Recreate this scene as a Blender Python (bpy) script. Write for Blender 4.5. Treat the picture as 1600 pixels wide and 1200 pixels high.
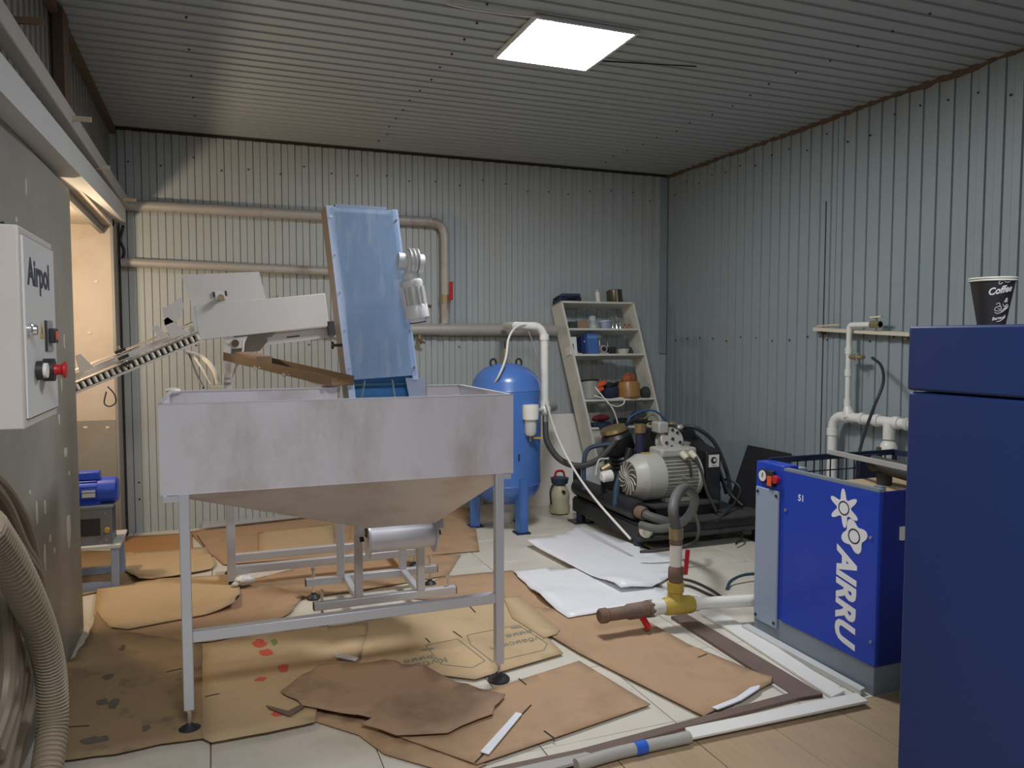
import bpy, bmesh, math, random
from mathutils import Vector, Matrix, noise

random.seed(7)
for o in list(bpy.data.objects):
    bpy.data.objects.remove(o)
S = bpy.context.scene
COL = S.collection

# ------------------------------------------------------------------ camera, world, exposure, big lights
F_PX = 1205.0
YAW, PITCH, EYE = math.radians(21.1), math.radians(3.33), 1.6
cam_d = bpy.data.cameras.new('camera')
cam = bpy.data.objects.new('camera', cam_d)
COL.objects.link(cam)
cam.location = (0, 0, EYE)
cam.rotation_euler = (math.pi / 2 - PITCH, 0, -YAW)
cam_d.sensor_width = 36
cam_d.lens = F_PX / 1600 * 36
cam_d.clip_start = 0.02
S.camera = cam

W = bpy.data.worlds.new('world')
S.world = W
W.use_nodes = True
W.node_tree.nodes['Background'].inputs[0].default_value = (0.5, 0.55, 0.62, 1)
W.node_tree.nodes['Background'].inputs[1].default_value = 0.05

LAMP_STRENGTH = 40.0      # ceiling panel in view (its diffuser emits)
LAMP2_STRENGTH = 34.0      # second panel, behind the photographer
WARM_WATTS = 36.0         # bulb in the side room, shining through the opening in the left wall

S.view_settings.view_transform = 'Standard'
S.view_settings.look = 'None'
S.view_settings.gamma = 1.0
S.view_settings.use_curve_mapping = False
S.view_settings.exposure = 0.66

# ------------------------------------------------------------------ measuring (pixel of the 1600x1200 photo -> point on a real plane)
_f = Vector((math.sin(YAW) * math.cos(PITCH), math.cos(YAW) * math.cos(PITCH), -math.sin(PITCH)))
_r = Vector((math.cos(YAW), -math.sin(YAW), 0))
_u = _r.cross(_f)
_C = Vector((0, 0, EYE))
def ray(x, y): return _f + _r * ((x - 800) / F_PX) - _u * ((y - 600) / F_PX)
def FL(x, y, z=0.0):
    d = ray(x, y); return _C + d * ((z - EYE) / d.z)
def PY(x, y, Y):
    d = ray(x, y); return _C + d * (Y / d.y)
def PX(x, y, X):
    d = ray(x, y); return _C + d * (X / d.x)

# ------------------------------------------------------------------ materials
MATS = {}
def mat(name, col, rough=0.5, metal=0.0, var=0.08, scale=6.0, bump=0.0, bscale=60.0, col2=None, c2amt=0.5, c2scale=3.0,
        alpha=1.0, stretch=None, trans=0.0, emit=None, estr=0.0, coat=0.0, lo=0.5, hi=0.68):
    if name in MATS: return MATS[name]
    m = bpy.data.materials.new(name); m.use_nodes = True
    nt = m.node_tree; N = nt.nodes; L = nt.links
    b = N['Principled BSDF']
    tc = N.new('ShaderNodeTexCoord'); mp = N.new('ShaderNodeMapping')
    L.new(tc.outputs['Object'], mp.inputs[0])
    if stretch: mp.inputs['Scale'].default_value = stretch
    n1 = N.new('ShaderNodeTexNoise'); n1.inputs['Scale'].default_value = scale; n1.inputs['Detail'].default_value = 5
    L.new(mp.outputs[0], n1.inputs['Vector'])
    mx = N.new('ShaderNodeMix'); mx.data_type = 'RGBA'
    d = tuple(max(0, c * (1 - var)) for c in col); l = tuple(min(1, c * (1 + var)) for c in col)
    mx.inputs[6].default_value = (*d, 1); mx.inputs[7].default_value = (*l, 1)
    L.new(n1.outputs['Fac'], mx.inputs[0])
    out = mx.outputs[2]
    if col2:
        n2 = N.new('ShaderNodeTexNoise'); n2.inputs['Scale'].default_value = c2scale; n2.inputs['Detail'].default_value = 7
        n2.inputs['Roughness'].default_value = 0.65
        L.new(mp.outputs[0], n2.inputs['Vector'])
        cr = N.new('ShaderNodeValToRGB')
        cr.color_ramp.elements[0].position = lo; cr.color_ramp.elements[1].position = hi
        cr.color_ramp.elements[1].color = (c2amt, c2amt, c2amt, 1)
        L.new(n2.outputs['Fac'], cr.inputs[0])
        m2 = N.new('ShaderNodeMix'); m2.data_type = 'RGBA'
        L.new(cr.outputs[0], m2.inputs[0]); L.new(out, m2.inputs[6]); m2.inputs[7].default_value = (*col2, 1)
        out = m2.outputs[2]
    L.new(out, b.inputs['Base Color'])
    b.inputs['Roughness'].default_value = rough; b.inputs['Metallic'].default_value = metal
    b.inputs['Alpha'].default_value = alpha
    b.inputs['Transmission Weight'].default_value = trans
    b.inputs['Coat Weight'].default_value = coat
    if emit:
        b.inputs['Emission Color'].default_value = (*emit, 1); b.inputs['Emission Strength'].default_value = estr
    if bump:
        nb = N.new('ShaderNodeTexNoise'); nb.inputs['Scale'].default_value = bscale; nb.inputs['Detail'].default_value = 4
        L.new(mp.outputs[0], nb.inputs['Vector'])
        bp = N.new('ShaderNodeBump'); bp.inputs['Strength'].default_value = bump; bp.inputs['Distance'].default_value = 0.01
        L.new(nb.outputs['Fac'], bp.inputs['Height']); L.new(bp.outputs[0], b.inputs['Normal'])
    MATS[name] = m
    return m

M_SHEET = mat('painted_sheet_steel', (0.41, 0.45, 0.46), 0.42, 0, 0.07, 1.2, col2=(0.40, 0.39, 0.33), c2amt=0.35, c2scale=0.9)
M_SHEET_R = mat('dimmed_blue_grey_sheet', (0.275, 0.325, 0.345), 0.42, 0, 0.07, 1.2, col2=(0.27, 0.29, 0.29), c2amt=0.35, c2scale=0.9)  # wall sheet darkened in colour to stand for dimmer light on the right wall
M_CEIL = mat('ceiling_sheet_steel', (0.36, 0.39, 0.40), 0.45, 0, 0.07, 1.0)
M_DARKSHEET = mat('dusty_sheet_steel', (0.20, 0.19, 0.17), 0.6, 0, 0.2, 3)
M_PLASTER = mat('grey_plaster', (0.25, 0.245, 0.22), 0.45, 0, 0.16, 2.5, bump=0.25, bscale=14, col2=(0.34, 0.33, 0.30), c2amt=0.5, c2scale=1.6)
M_BEIGE = mat('beige_plaster', (0.50, 0.44, 0.38), 0.7, 0, 0.1, 5, bump=0.15, bscale=20, col2=(0.42, 0.35, 0.28), c2amt=0.5, c2scale=4)
M_CHIP = mat('bare_plaster_chip', (0.68, 0.62, 0.52), 0.9, 0, 0.1, 20)
M_GAP = mat('dark_gap', (0.035, 0.025, 0.02), 0.9)
M_RUST = mat('rusty_steel', (0.13, 0.085, 0.055), 0.8, 0.2, 0.4, 20)
M_TILE = mat('white_floor_tile', (0.66, 0.62, 0.53), 0.28, 0, 0.06, 3, col2=(0.45, 0.37, 0.25), c2amt=0.55, c2scale=2.2)
M_TAN = mat('tan_floor_tile', (0.40, 0.29, 0.18), 0.4, 0, 0.16, 3, stretch=(14, 1.5, 1))
M_GROUT = mat('grout', (0.20, 0.17, 0.13), 0.9)
M_TANGROUT = mat('sand_grout', (0.50, 0.42, 0.32), 0.9)
M_CARD = mat('cardboard', (0.43, 0.28, 0.165), 0.85, 0, 0.10, 4, col2=(0.27, 0.18, 0.10), c2amt=0.4, c2scale=3.0)
M_CARD_L = mat('pale_cardboard', (0.52, 0.38, 0.22), 0.8, 0, 0.08, 4, col2=(0.36, 0.26, 0.15), c2amt=0.35, c2scale=3)
M_CARD_D = mat('dirty_cardboard', (0.41, 0.27, 0.17), 0.85, 0, 0.12, 4, col2=(0.11, 0.085, 0.07), c2amt=0.7, c2scale=2.2, lo=0.5, hi=0.72)
M_CARD_O = mat('orange_cardboard', (0.42, 0.22, 0.09), 0.85, 0, 0.08, 4)
M_CARD_G = mat('shaded_stained_cardboard', (0.32, 0.22, 0.12), 0.85, 0, 0.12, 4, col2=(0.12, 0.10, 0.08), c2amt=0.6, c2scale=5.0, lo=0.54, hi=0.66)  # darker base stands in for shade on the cardboard; blotches are stains
M_WSHEET = mat('white_plastic_sheet', (0.80, 0.81, 0.84), 0.4, 0, 0.03, 4, col2=(0.6, 0.58, 0.52), c2amt=0.25, c2scale=5)
M_HOP = mat('brushed_stainless', (0.68, 0.66, 0.70), 0.38, 0.15, 0.06, 2.0, col2=(0.40, 0.33, 0.28), c2amt=0.65, c2scale=2.6, lo=0.46, hi=0.72, stretch=(1.3, 1.3, .55))
M_STEEL = mat('satin_steel', (0.58, 0.59, 0.63), 0.35, 0.3, 0.05, 5)
M_WHITEP = mat('cream_white_paint', (0.62, 0.60, 0.58), 0.4, 0, 0.05, 4, col2=(0.48, 0.42, 0.36), c2amt=0.35, c2scale=5)
M_CHROME = mat('bright_metal', (0.70, 0.70, 0.70), 0.22, 0.9, 0.05)
M_BLACK = mat('black_plastic', (0.022, 0.022, 0.025), 0.5, 0, 0.15, 8)
M_BLACKF = mat('black_painted_steel', (0.016, 0.017, 0.02), 0.42, 0.1, 0.3, 6, col2=(0.12, 0.11, 0.10), c2amt=0.18, c2scale=6)
M_RUBBER = mat('dusty_rubber', (0.045, 0.045, 0.042), 0.7, 0, 0.25, 10)
M_GREYHOSE = mat('grey_hose', (0.105, 0.105, 0.10), 0.6, 0, 0.2, 12)
M_RAMP = mat('brown_reflection_steel', (0.17, 0.12, 0.075), 0.35, 0.4, 0.25, 5)  # stainless whose brown reflection is put into the base colour
M_BLUE = mat('tank_blue_paint', (0.065, 0.165, 0.47), 0.3, 0, 0.06, 3, coat=0.2)
M_BLUE2 = mat('compressor_blue_paint', (0.010, 0.052, 0.46), 0.32, 0, 0.04, 3, coat=0.1)
M_NAVY = mat('cabinet_navy_paint', (0.006, 0.024, 0.115), 0.5, 0, 0.05, 3)
M_NAVYD = mat('dark_navy_steel', (0.012, 0.018, 0.05), 0.5, 0, 0.1, 4)
M_MOTBLUE = mat('motor_blue_paint', (0.022, 0.075, 0.55), 0.35, 0, 0.05, 4)
M_GREYBLUE = mat('grey_blue_panel', (0.30, 0.36, 0.48), 0.4, 0, 0.05, 3)
M_SKIRT = mat('grey_blue_skirt', (0.20, 0.235, 0.28), 0.5, 0, 0.12, 5)
M_FILM = mat('pale_blue_film_cover', (0.42, 0.60, 0.86), 0.22, 0, 0.14, 3, alpha=0.42, col2=(0.72, 0.82, 0.95), c2amt=0.7, c2scale=2.2, stretch=(9, 9, 1.3))
M_FLANGE = mat('film_covered_steel', (0.52, 0.64, 0.86), 0.3, 0.1, 0.05, 4)
M_BELT = mat('blue_belt', (0.03, 0.20, 0.52), 0.4, 0, 0.08, 4)
M_TEAL = mat('teal_cleat', (0.01, 0.09, 0.14), 0.4)
M_MOTG = mat('grey_motor_paint', (0.42, 0.42, 0.37), 0.42, 0, 0.1, 6, col2=(0.28, 0.25, 0.19), c2amt=0.4, c2scale=7)
M_ALU = mat('cast_aluminium', (0.50, 0.49, 0.45), 0.42, 0.35, 0.15, 10)
M_WMOT = mat('white_motor_paint', (0.66, 0.66, 0.66), 0.38, 0.1, 0.05)
M_GOLD = mat('gold_ring', (0.26, 0.19, 0.09), 0.4, 0.5, 0.15)
M_PVC = mat('white_pvc', (0.76, 0.75, 0.70), 0.35, 0, 0.04, 5, col2=(0.55, 0.52, 0.45), c2amt=0.3, c2scale=8)
M_PIPE = mat('grey_painted_pipe', (0.42, 0.40, 0.38), 0.45, 0.1, 0.1, 6, col2=(0.22, 0.15, 0.09), c2amt=0.7, c2scale=3, lo=0.56, hi=0.7)
M_BEAM = mat('pale_grey_beam_paint', (0.56, 0.57, 0.56), 0.5, 0, 0.08, 5)
M_BEAM2 = mat('weathered_grey_beam_paint', (0.38, 0.37, 0.34), 0.55, 0, 0.1, 5)
M_WOOD = mat('pale_stick', (0.55, 0.45, 0.33), 0.8, 0, 0.15, 12)
M_SHELF = mat('off_white_shelf_board', (0.66, 0.65, 0.58), 0.45, 0, 0.04, 4, col2=(0.45, 0.4, 0.32), c2amt=0.3, c2scale=6)
M_WBOARD = mat('white_board', (0.74, 0.73, 0.69), 0.5, 0, 0.04, 4)
M_RED = mat('red_plastic', (0.50, 0.015, 0.02), 0.4)
M_ORANGE = mat('orange_plastic', (0.72, 0.12, 0.03), 0.4)
M_YELLOW = mat('yellow_paint', (0.48, 0.35, 0.06), 0.45, 0, 0.3, 14)
M_BRASS = mat('tarnished_brass', (0.40, 0.32, 0.18), 0.4, 0.7, 0.2, 14)
M_RUSTPIPE = mat('rusty_pipe', (0.20, 0.13, 0.09), 0.75, 0.1, 0.35, 14, col2=(0.10, 0.09, 0.085), c2amt=0.8, c2scale=8)
M_BROWNCH = mat('brown_steel_channel', (0.155, 0.105, 0.085), 0.7, 0, 0.2, 6)
M_CREAM = mat('cream_plastic', (0.62, 0.57, 0.44), 0.5, 0, 0.06)
M_SPRAY = mat('yellowed_plastic', (0.55, 0.49, 0.33), 0.4, 0, 0.1, 6)
M_AMBER = mat('amber_plastic', (0.36, 0.19, 0.06), 0.35, 0, 0.15, 7)
M_ROPE = mat('white_cord', (0.70, 0.68, 0.62), 0.7)
M_HOSEB = mat('beige_corrugated_hose', (0.215, 0.175, 0.12), 0.6, 0, 0.1, 5)
M_HOSEC = mat('brown_smooth_hose', (0.14, 0.11, 0.075), 0.5, 0, 0.1, 5)
M_BLUEHOSE = mat('slate_blue_hose', (0.032, 0.06, 0.10), 0.5)
M_BOX = mat('light_grey_enclosure', (0.60, 0.61, 0.60), 0.42, 0, 0.04, 4)
M_INK = mat('dark_navy_lettering', (0.02, 0.025, 0.05), 0.6)
M_WINK = mat('white_lettering', (0.80, 0.81, 0.84), 0.5)
M_PRINT = mat('grey_green_print', (0.22, 0.22, 0.17), 0.85, 0, 0.2, 60)
M_REDPR = mat('red_print', (0.62, 0.10, 0.06), 0.8, 0, 0.2, 30)
M_GREENPR = mat('green_print', (0.20, 0.28, 0.08), 0.8)
M_DARKPR = mat('faded_dark_print', (0.13, 0.115, 0.09), 0.85, 0, 0.25, 40)
M_CUP = mat('black_paper_cup', (0.018, 0.017, 0.018), 0.5, 0, 0.1)
M_CUPRIM = mat('cream_paper_rim', (0.72, 0.74, 0.62), 0.5)
M_CHALK = mat('chalk_lettering', (0.62, 0.60, 0.60), 0.8)
M_GLASS = mat('clear_glass', (0.75, 0.82, 0.80), 0.1, 0, 0.0, alpha=0.45)
M_BAG = mat('clear_plastic_bag', (0.70, 0.72, 0.74), 0.2, 0, 0.1, alpha=0.5)
M_BLUEBAG = mat('blue_plastic_bag', (0.02, 0.07, 0.25), 0.25, 0, 0.3, 10)
M_DKBLUE = mat('dark_blue_cloth', (0.015, 0.025, 0.06), 0.8)
M_BLUEBOX = mat('blue_carton', (0.055, 0.14, 0.40), 0.5)
M_BROWNBOX = mat('brown_carton', (0.30, 0.20, 0.13), 0.8)
M_GREYPOT = mat('grey_enamel', (0.33, 0.32, 0.29), 0.5, 0, 0.2, 9)
M_PLYW = mat('plywood_inside', (0.42, 0.31, 0.18), 0.7)
M_LAMP = mat('lamp_diffuser', (0.9, 0.9, 0.9), 0.5, emit=(0.95, 0.97, 1.0), estr=LAMP_STRENGTH)
M_LAMP2 = mat('lamp_diffuser_front', (0.9, 0.9, 0.9), 0.5, emit=(0.96, 0.96, 1.0), estr=LAMP2_STRENGTH)

# ------------------------------------------------------------------ building helpers
OFF = {}
def tag(o, label=None, cat=None, group=None, kind=None):
    if label: o['label'] = label
    if cat: o['category'] = cat
    if group: o['group'] = group
    if kind: o['kind'] = kind
    return o
def thing(name, label, cat, loc=(0, 0, 0), group=None, kind=None):
    o = bpy.data.objects.new(name, None); COL.objects.link(o)
    o.empty_display_size = 0.05
    o.location = loc; OFF[o] = Vector(loc)
    return tag(o, label, cat, group, kind)
def part(src, parent, loc=None):
    """copy of a part sharing its mesh"""
    c = src.copy(); COL.objects.link(c); c.parent = parent
    if loc is not None: c.location = loc
    return c
def copy_thing(root, matrix=None, label=None):
    r = root.copy(); COL.objects.link(r)
    if label: r['label'] = label
    if matrix is not None: r.matrix_world = matrix
    for ch in list(root.children):
        c = ch.copy(); COL.objects.link(c); c.parent = r
        for g in list(ch.children):
            d = g.copy(); COL.objects.link(d); d.parent = c
    return r

def smooth_path(pts, n=8):
    pts = [Vector(p) for p in pts]
    if len(pts) < 3: return pts
    P = [pts[0] * 2 - pts[1]] + pts + [pts[-1] * 2 - pts[-2]]
    out = []
    for i in range(1, len(P) - 2):
        a, b, c, d = P[i - 1], P[i], P[i + 1], P[i + 2]
        for k in range(n):
            t = k / n
            out.append(0.5 * ((2 * b) + (c - a) * t + (2 * a - 5 * b + 4 * c - d) * t * t + (3 * b - a - 3 * c + d) * t ** 3))
    out.append(pts[-1])
    return out

class MB:
    def __init__(s): s.v = []; s.f = []
    def add(s, vs, fs):
        n = len(s.v); s.v += [Vector(p) for p in vs]; s.f += [[i + n for i in f] for f in fs]; return s
    def hexa(s, p):   # 8 points: bottom 4 ccw, top 4 ccw
        return s.add(p, [[3, 2, 1, 0], [4, 5, 6, 7], [0, 1, 5, 4], [1, 2, 6, 5], [2, 3, 7, 6], [3, 0, 4, 7]])
    def bx(s, x0, x1, y0, y1, z0, z1, m=None):
        p = [Vector(q) for q in ((x0, y0, z0), (x1, y0, z0), (x1, y1, z0), (x0, y1, z0), (x0, y0, z1), (x1, y0, z1), (x1, y1, z1), (x0, y1, z1))]
        if m is not None: p = [m @ q for q in p]
        return s.hexa(p)
    def bar(s, a, b, w, h, up=(0, 0, 1)):
        """rectangular bar from a to b, w across, h along 'up'"""
        a = Vector(a); b = Vector(b); d = (b - a).normalized(); up = Vector(up)
        up = Vector((0, 1, 0)) if d.cross(up).length < 1e-4 else up; x = d.cross(up).normalized(); u = x.cross(d).normalized()
        o = [(-.5, -.5), (.5, -.5), (.5, .5), (-.5, .5)]
        return s.hexa([a + x * (i * w) + u * (j * h) for i, j in o] + [b + x * (i * w) + u * (j * h) for i, j in o])
    def cyl(s, a, b, r0, r1=None, n=16, cap=True):
        return s.rev(a, b, [(r0, 0), (r0 if r1 is None else r1, 1)], n, cap)
    def rev(s, a, b, prof, n=20, cap=True):
        """revolve profile [(radius, t along a->b)]"""
        a = Vector(a); b = Vector(b); d = (b - a)
        dn = d.normalized(); x = dn.orthogonal().normalized(); y = dn.cross(x)
        vs = []; fs = []
        for r, t in prof:
            for k in range(n):
                an = 2 * math.pi * k / n
                vs.append(a + d * t + x * (math.cos(an) * r) + y * (math.sin(an) * r))
        for i in range(len(prof) - 1):
            for k in range(n):
                k2 = (k + 1) % n
                fs.append([i * n + k, i * n + k2, (i + 1) * n + k2, (i + 1) * n + k])
        if cap:
            fs.append(list(range(n))[::-1]); fs.append([(len(prof) - 1) * n + k for k in range(n)])
        return s.add(vs, fs)
    def tube(s, pts, r, n=8, sm=6, closed=False, rf=None):
        p = smooth_path(pts, sm) if sm else [Vector(q) for q in pts]
        vs = []; fs = []; up = None
        for i, q in enumerate(p):
            t = (p[min(i + 1, len(p) - 1)] - p[max(i - 1, 0)])
            t = t.normalized() if t.length > 1e-9 else Vector((0, 0, 1))
            if up is None: up = t.orthogonal().normalized()
            up = (up - t * up.dot(t)); up = up.normalized() if up.length > 1e-6 else t.orthogonal().normalized()
            x = t.cross(up)
            rr = r if rf is None else r * rf(i)
            for k in range(n):
                an = 2 * math.pi * k / n
                vs.append(q + up * (math.cos(an) * rr) + x * (math.sin(an) * rr))
        for i in range(len(p) - 1):
            for k in range(n):
                k2 = (k + 1) % n
                fs.append([i * n + k, i * n + k2, (i + 1) * n + k2, (i + 1) * n + k])
        fs.append(list(range(n))[::-1]); fs.append([(len(p) - 1) * n + k for k in range(n)])
        return s.add(vs, fs)
    def prism(s, poly, m, t0, t1):
        """2D polygon extruded along local z from t0 to t1, placed by matrix"""
        n = len(poly)
        return s.add([m @ Vector((x, y, t0)) for x, y in poly] + [m @ Vector((x, y, t1)) for x, y in poly],
                     [list(range(n))[::-1], [n + k for k in range(n)]] + [[k, (k + 1) % n, n + (k + 1) % n, n + k] for k in range(n)])
    def ball(s, c, r, sz=(1, 1, 1), nu=14, nv=8, fn=None):
        vs = []; fs = []; c = Vector(c)
        for i in range(nv + 1):
            th = math.pi * i / nv
            for k in range(nu):
                ph = 2 * math.pi * k / nu
                d = Vector((math.sin(th) * math.cos(ph), math.sin(th) * math.sin(ph), math.cos(th)))
                q = r * (fn(d) if fn else 1)
                vs.append(c + Vector((d.x * sz[0], d.y * sz[1], d.z * sz[2])) * q)
        for i in range(nv):
            for k in range(nu):
                k2 = (k + 1) % nu
                fs.append([i * nu + k, (i + 1) * nu + k, (i + 1) * nu + k2, i * nu + k2])
        return s.add(vs, fs)
    def build(s, name, m, parent=None, bevel=0.0, seg=2, origin=None, smooth=True, weld=False):
        if parent is not None:
            off = OFF[parent]
        else:
            if origin is None:
                xs = [p.x for p in s.v]; ys = [p.y for p in s.v]; zs = [p.z for p in s.v]
                origin = ((min(xs) + max(xs)) / 2, (min(ys) + max(ys)) / 2, min(zs))
            off = Vector(origin)
        me = bpy.data.meshes.new(name)
        me.from_pydata([p - off for p in s.v], [], s.f)
        bm = bmesh.new(); bm.from_mesh(me)
        if weld: bmesh.ops.remove_doubles(bm, verts=bm.verts, dist=1e-5)
        bmesh.ops.recalc_face_normals(bm, faces=bm.faces)
        bm.to_mesh(me); bm.free()
        if smooth:
            for p in me.polygons: p.use_smooth = True
            me.set_sharp_from_angle(angle=math.radians(32))
        me.materials.append(m)
        o = bpy.data.objects.new(name, me); COL.objects.link(o)
        OFF[o] = off
        if parent is not None: o.parent = parent
        else: o.location = off
        if bevel:
            b = o.modifiers.new('bevel', 'BEVEL'); b.width = bevel; b.segments = seg; b.limit_method = 'ANGLE'; b.angle_limit = math.radians(50)
        return o

def frame(o, x, y):
    """4x4 from origin, x axis and approximate y axis"""
    x = Vector(x).normalized(); y = Vector(y); z = x.cross(y).normalized(); y = z.cross(x)
    m = Matrix((x, y, z)).transposed().to_4x4(); m.translation = Vector(o)
    return m

def text_geo(body, size, shear=0.0, offset=0.0, extrude=0.0, xscale=1.0):
    cu = bpy.data.curves.new('lettering', 'FONT'); cu.body = body; cu.size = size; cu.shear = shear
    cu.offset = offset; cu.extrude = extrude; cu.align_x = 'CENTER'; cu.align_y = 'CENTER'; cu.resolution_u = 3
    o = bpy.data.objects.new('lettering', cu); COL.objects.link(o)
    dg = bpy.context.evaluated_depsgraph_get()
    me = bpy.data.meshes.new_from_object(o.evaluated_get(dg))
    vs = [Vector((v.co.x * xscale, v.co.y, v.co.z)) for v in me.vertices]; fs = [list(p.vertices) for p in me.polygons]
    bpy.data.objects.remove(o); bpy.data.curves.remove(cu); bpy.data.meshes.remove(me)
    return vs, fs

# ================================================================== THE ROOM
XL, XR, YB, YF, ZC = -0.70, 4.44, 7.0, -2.4, 3.3

# floor: white tiles, then tan tiles nearer the camera on the right
floor = MB().bx(-3.2, XR + .1, YF - .1, YB + .1, -0.12, -0.006).build('floor', M_GROUT); tag(floor, kind='structure')
def tiles(x0, x1, y0, y1, tx, ty, ox, oy, m, gap, nm, hole=None):
    i = math.floor((x0 - ox) / tx)
    cache = {}
    while ox + i * tx < x1:
        j = math.floor((y0 - oy) / ty)
        while oy + j * ty < y1:
            a, b = max(x0, ox + i * tx) + gap / 2, min(x1, ox + (i + 1) * tx) - gap / 2
            c, d = max(y0, oy + j * ty) + gap / 2, min(y1, oy + (j + 1) * ty) - gap / 2
            j += 1
            if b - a < .02 or d - c < .02: continue
            key = (round(b - a, 3), round(d - c, 3))
            if key not in cache:
                t = MB().bx(a, b, c, d, -.006, 0).build(nm, m, floor, bevel=.0015, seg=1)
                me = t.data
                for v in me.vertices: v.co -= Vector((a, c, 0)) - OFF[floor]
                cache[key] = t; t.location = Vector((a, c, random.uniform(-.0006, .0006))) - OFF[floor]
            else:
                t = part(cache[key], floor, Vector((a, c, random.uniform(-.0006, .0006))) - OFF[floor])
        i += 1
tiles(-1.4, XR, 2.56, YB, .605, .605, .56, 3.9, M_TILE, .004, 'white_tile')
tiles(.2, 3.6, 1.3, 2.56, .36, .72, 1.76, 2.56, M_TAN, .003, 'tan_tile')
tiles(-1.4, .2, .6, 2.56, .605, .605, .56, 3.9, M_TILE, .004, 'white_tile')

# profiled sheets: pitch 115 mm
PITCH_S = .115
def profile(n, d=.009, flip=False):
    p = []
    for k in range(n):
        b = k * PITCH_S
        p += [(b, 0), (b + .0495, 0), (b + .0525, -.006), (b + .0575, d), (b + .107, d), (b + .1105, -.006)]
    p.append((n * PITCH_S, 0)); p.append((n * PITCH_S + .045, 0))
    return p
def sheets(parent, total, length, place, nm, m, cnt=10, lift=.0016):
    """profiled sheets side by side; place(u, w, h) -> world point, h out of the wall"""
    u = 0; k = 0
    while u < total - .01:
        n = min(cnt, max(1, int(math.ceil((total - u) / PITCH_S))))
        mb = MB(); pr = [(a, b + lift * (k % 2)) for a, b in profile(n) if u + a <= total + .001]
        vs = []
        for a, b in pr: vs += [place(u + a, 0, b), place(u + a, length, b)]
        fs = [[2 * i, 2 * i + 2, 2 * i + 3, 2 * i + 1] for i in range(len(pr) - 1)]
        mb.add(vs, fs); mb.build(nm, m, parent, smooth=False)
        u += n * PITCH_S; k += 1
screw_mesh = {}
def screws(parent, pts, nrm, r=.0062):
    for p in pts:
        key = (parent.name, tuple(nrm))
        if key not in screw_mesh:
            a = Vector(p)
            o = MB().rev(a, a + Vector(nrm) * .008, [(r * 1.3, 0), (r * 1.3, .25), (r, .3), (r * .8, 1)], 6).build('screw', M_BLACK, parent)
            for v in o.data.vertices: v.co -= (a - OFF[parent])
            o.location = a - OFF[parent]; screw_mesh[key] = o
        else:
            part(screw_mesh[key], parent, Vector(p) - OFF[parent])

wall_back = MB().bx(XL - .2, XR + .1, YB + .016, YB + .1, 0, ZC).build('wall_back', M_SHEET); tag(wall_back, kind='structure')
sheets(wall_back, XR - XL - .02, ZC, lambda u, w, h: Vector((XL + .01 + u, YB - h, w)), 'profiled_sheet', M_SHEET)
scr = []
for k in range(22):
    x = XL + .1 + k * .23
    scr.append((x + random.uniform(-.02, .02), YB - .011, 3.05 + random.uniform(-.05, .05)))
    if k % 2 == 0: scr.append((x, YB - .011, 1.55 + random.uniform(-.04, .04)))
    if k < 7: scr += [(x, YB - .011, .42), (x, YB - .011, .28)]
screws(wall_back, scr, (0, -1, 0))

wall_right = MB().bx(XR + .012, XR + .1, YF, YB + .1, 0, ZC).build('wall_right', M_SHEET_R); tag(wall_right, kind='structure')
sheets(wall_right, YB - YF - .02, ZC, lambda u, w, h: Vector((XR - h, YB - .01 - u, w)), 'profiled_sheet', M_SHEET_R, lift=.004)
scr = []
for k in range(20):
    y = YB - .2 - k * .21
    scr.append((XR - .012, y, 1.6 + random.uniform(-.02, .02)))
    scr.append((XR - .012, y + .05, 3.12 + random.uniform(-.08, .06)))
screws(wall_right, scr, (-1, 0, 0))

ceiling = MB().bx(XL - .3, XR + .1, YF, YB + .1, ZC + .012, ZC + .1).build('ceiling', M_CEIL); tag(ceiling, kind='structure')
sheets(ceiling, YB - YF - .02, XR - XL + .04, lambda u, w, h: Vector((XL - .04 + w, YB - .01 - u, ZC - h)), 'profiled_sheet', M_CEIL, lift=.003)
scr = []
for k in range(16):
    y = YB - .35 - k * .24
    scr += [(1.35 + random.uniform(-.03, .03), y, ZC - .012), (3.5 + random.uniform(-.04, .04), y, ZC - .012)]
    if k % 2: scr.append((-.1, y, ZC - .012))
screws(ceiling, scr, (0, 0, -1))

sy_ = PX(1287, 500, XR - .012).y
MB().bx(XR - .016, XR - .008, sy_ - .006, sy_ + .004, .02, 2.66).build('sheet_edge_shadow', M_GAP, wall_right)  # thin dark strip painted as the shadow line of a lifted sheet
wall_front = MB().bx(XL - .3, XR + .1, YF - .1, YF, 0, ZC).build('wall_front', M_SHEET); tag(wall_front, kind='structure')

# left wall: painted plaster pier near the camera, an opening, a stub next to the back wall, sheet cladding above
YE, YO, ZO = 4.73, 6.62, 2.46
wl = MB().bx(XL - .32, XL, YF, YE, 0, 2.40)
wall_left = wl.build('wall_left', M_PLASTER, bevel=.012); tag(wall_left, kind='structure')
MB().bx(XL - .02, XL + .0, YO, YB, 0, ZO + .1).build('wall_stub', M_PLASTER, wall_left)
MB().bx(-3.0, XL - .02, YO, YO + .1, 0, ZO).build('opening_reveal', M_BEIGE, wall_left)
MB().bx(-1.9, XL - .021, YO - .006, YO, 0, .98).build('grey_lower_reveal', M_PLASTER, wall_left)  # lower part of the reveal in a darker grey
MB().bx(-3.0, XL, YE - .3, YO + .1, ZO, ZO + .12).build('opening_soffit', M_BEIGE, wall_left)
MB().bx(-3.1, -3.0, 3.2, YO + .1, 0, ZO).build('side_room_wall', M_BEIGE, wall_left)
MB().bx(-3.1, XL - .3, 3.1, 3.2, 0, ZO).build('side_room_wall', M_BEIGE, wall_left)
MB().bx(-3.1, XL - .3, 3.1, YE, ZO, ZO + .1).build('side_room_ceiling', M_BEIGE, wall_left)
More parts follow.
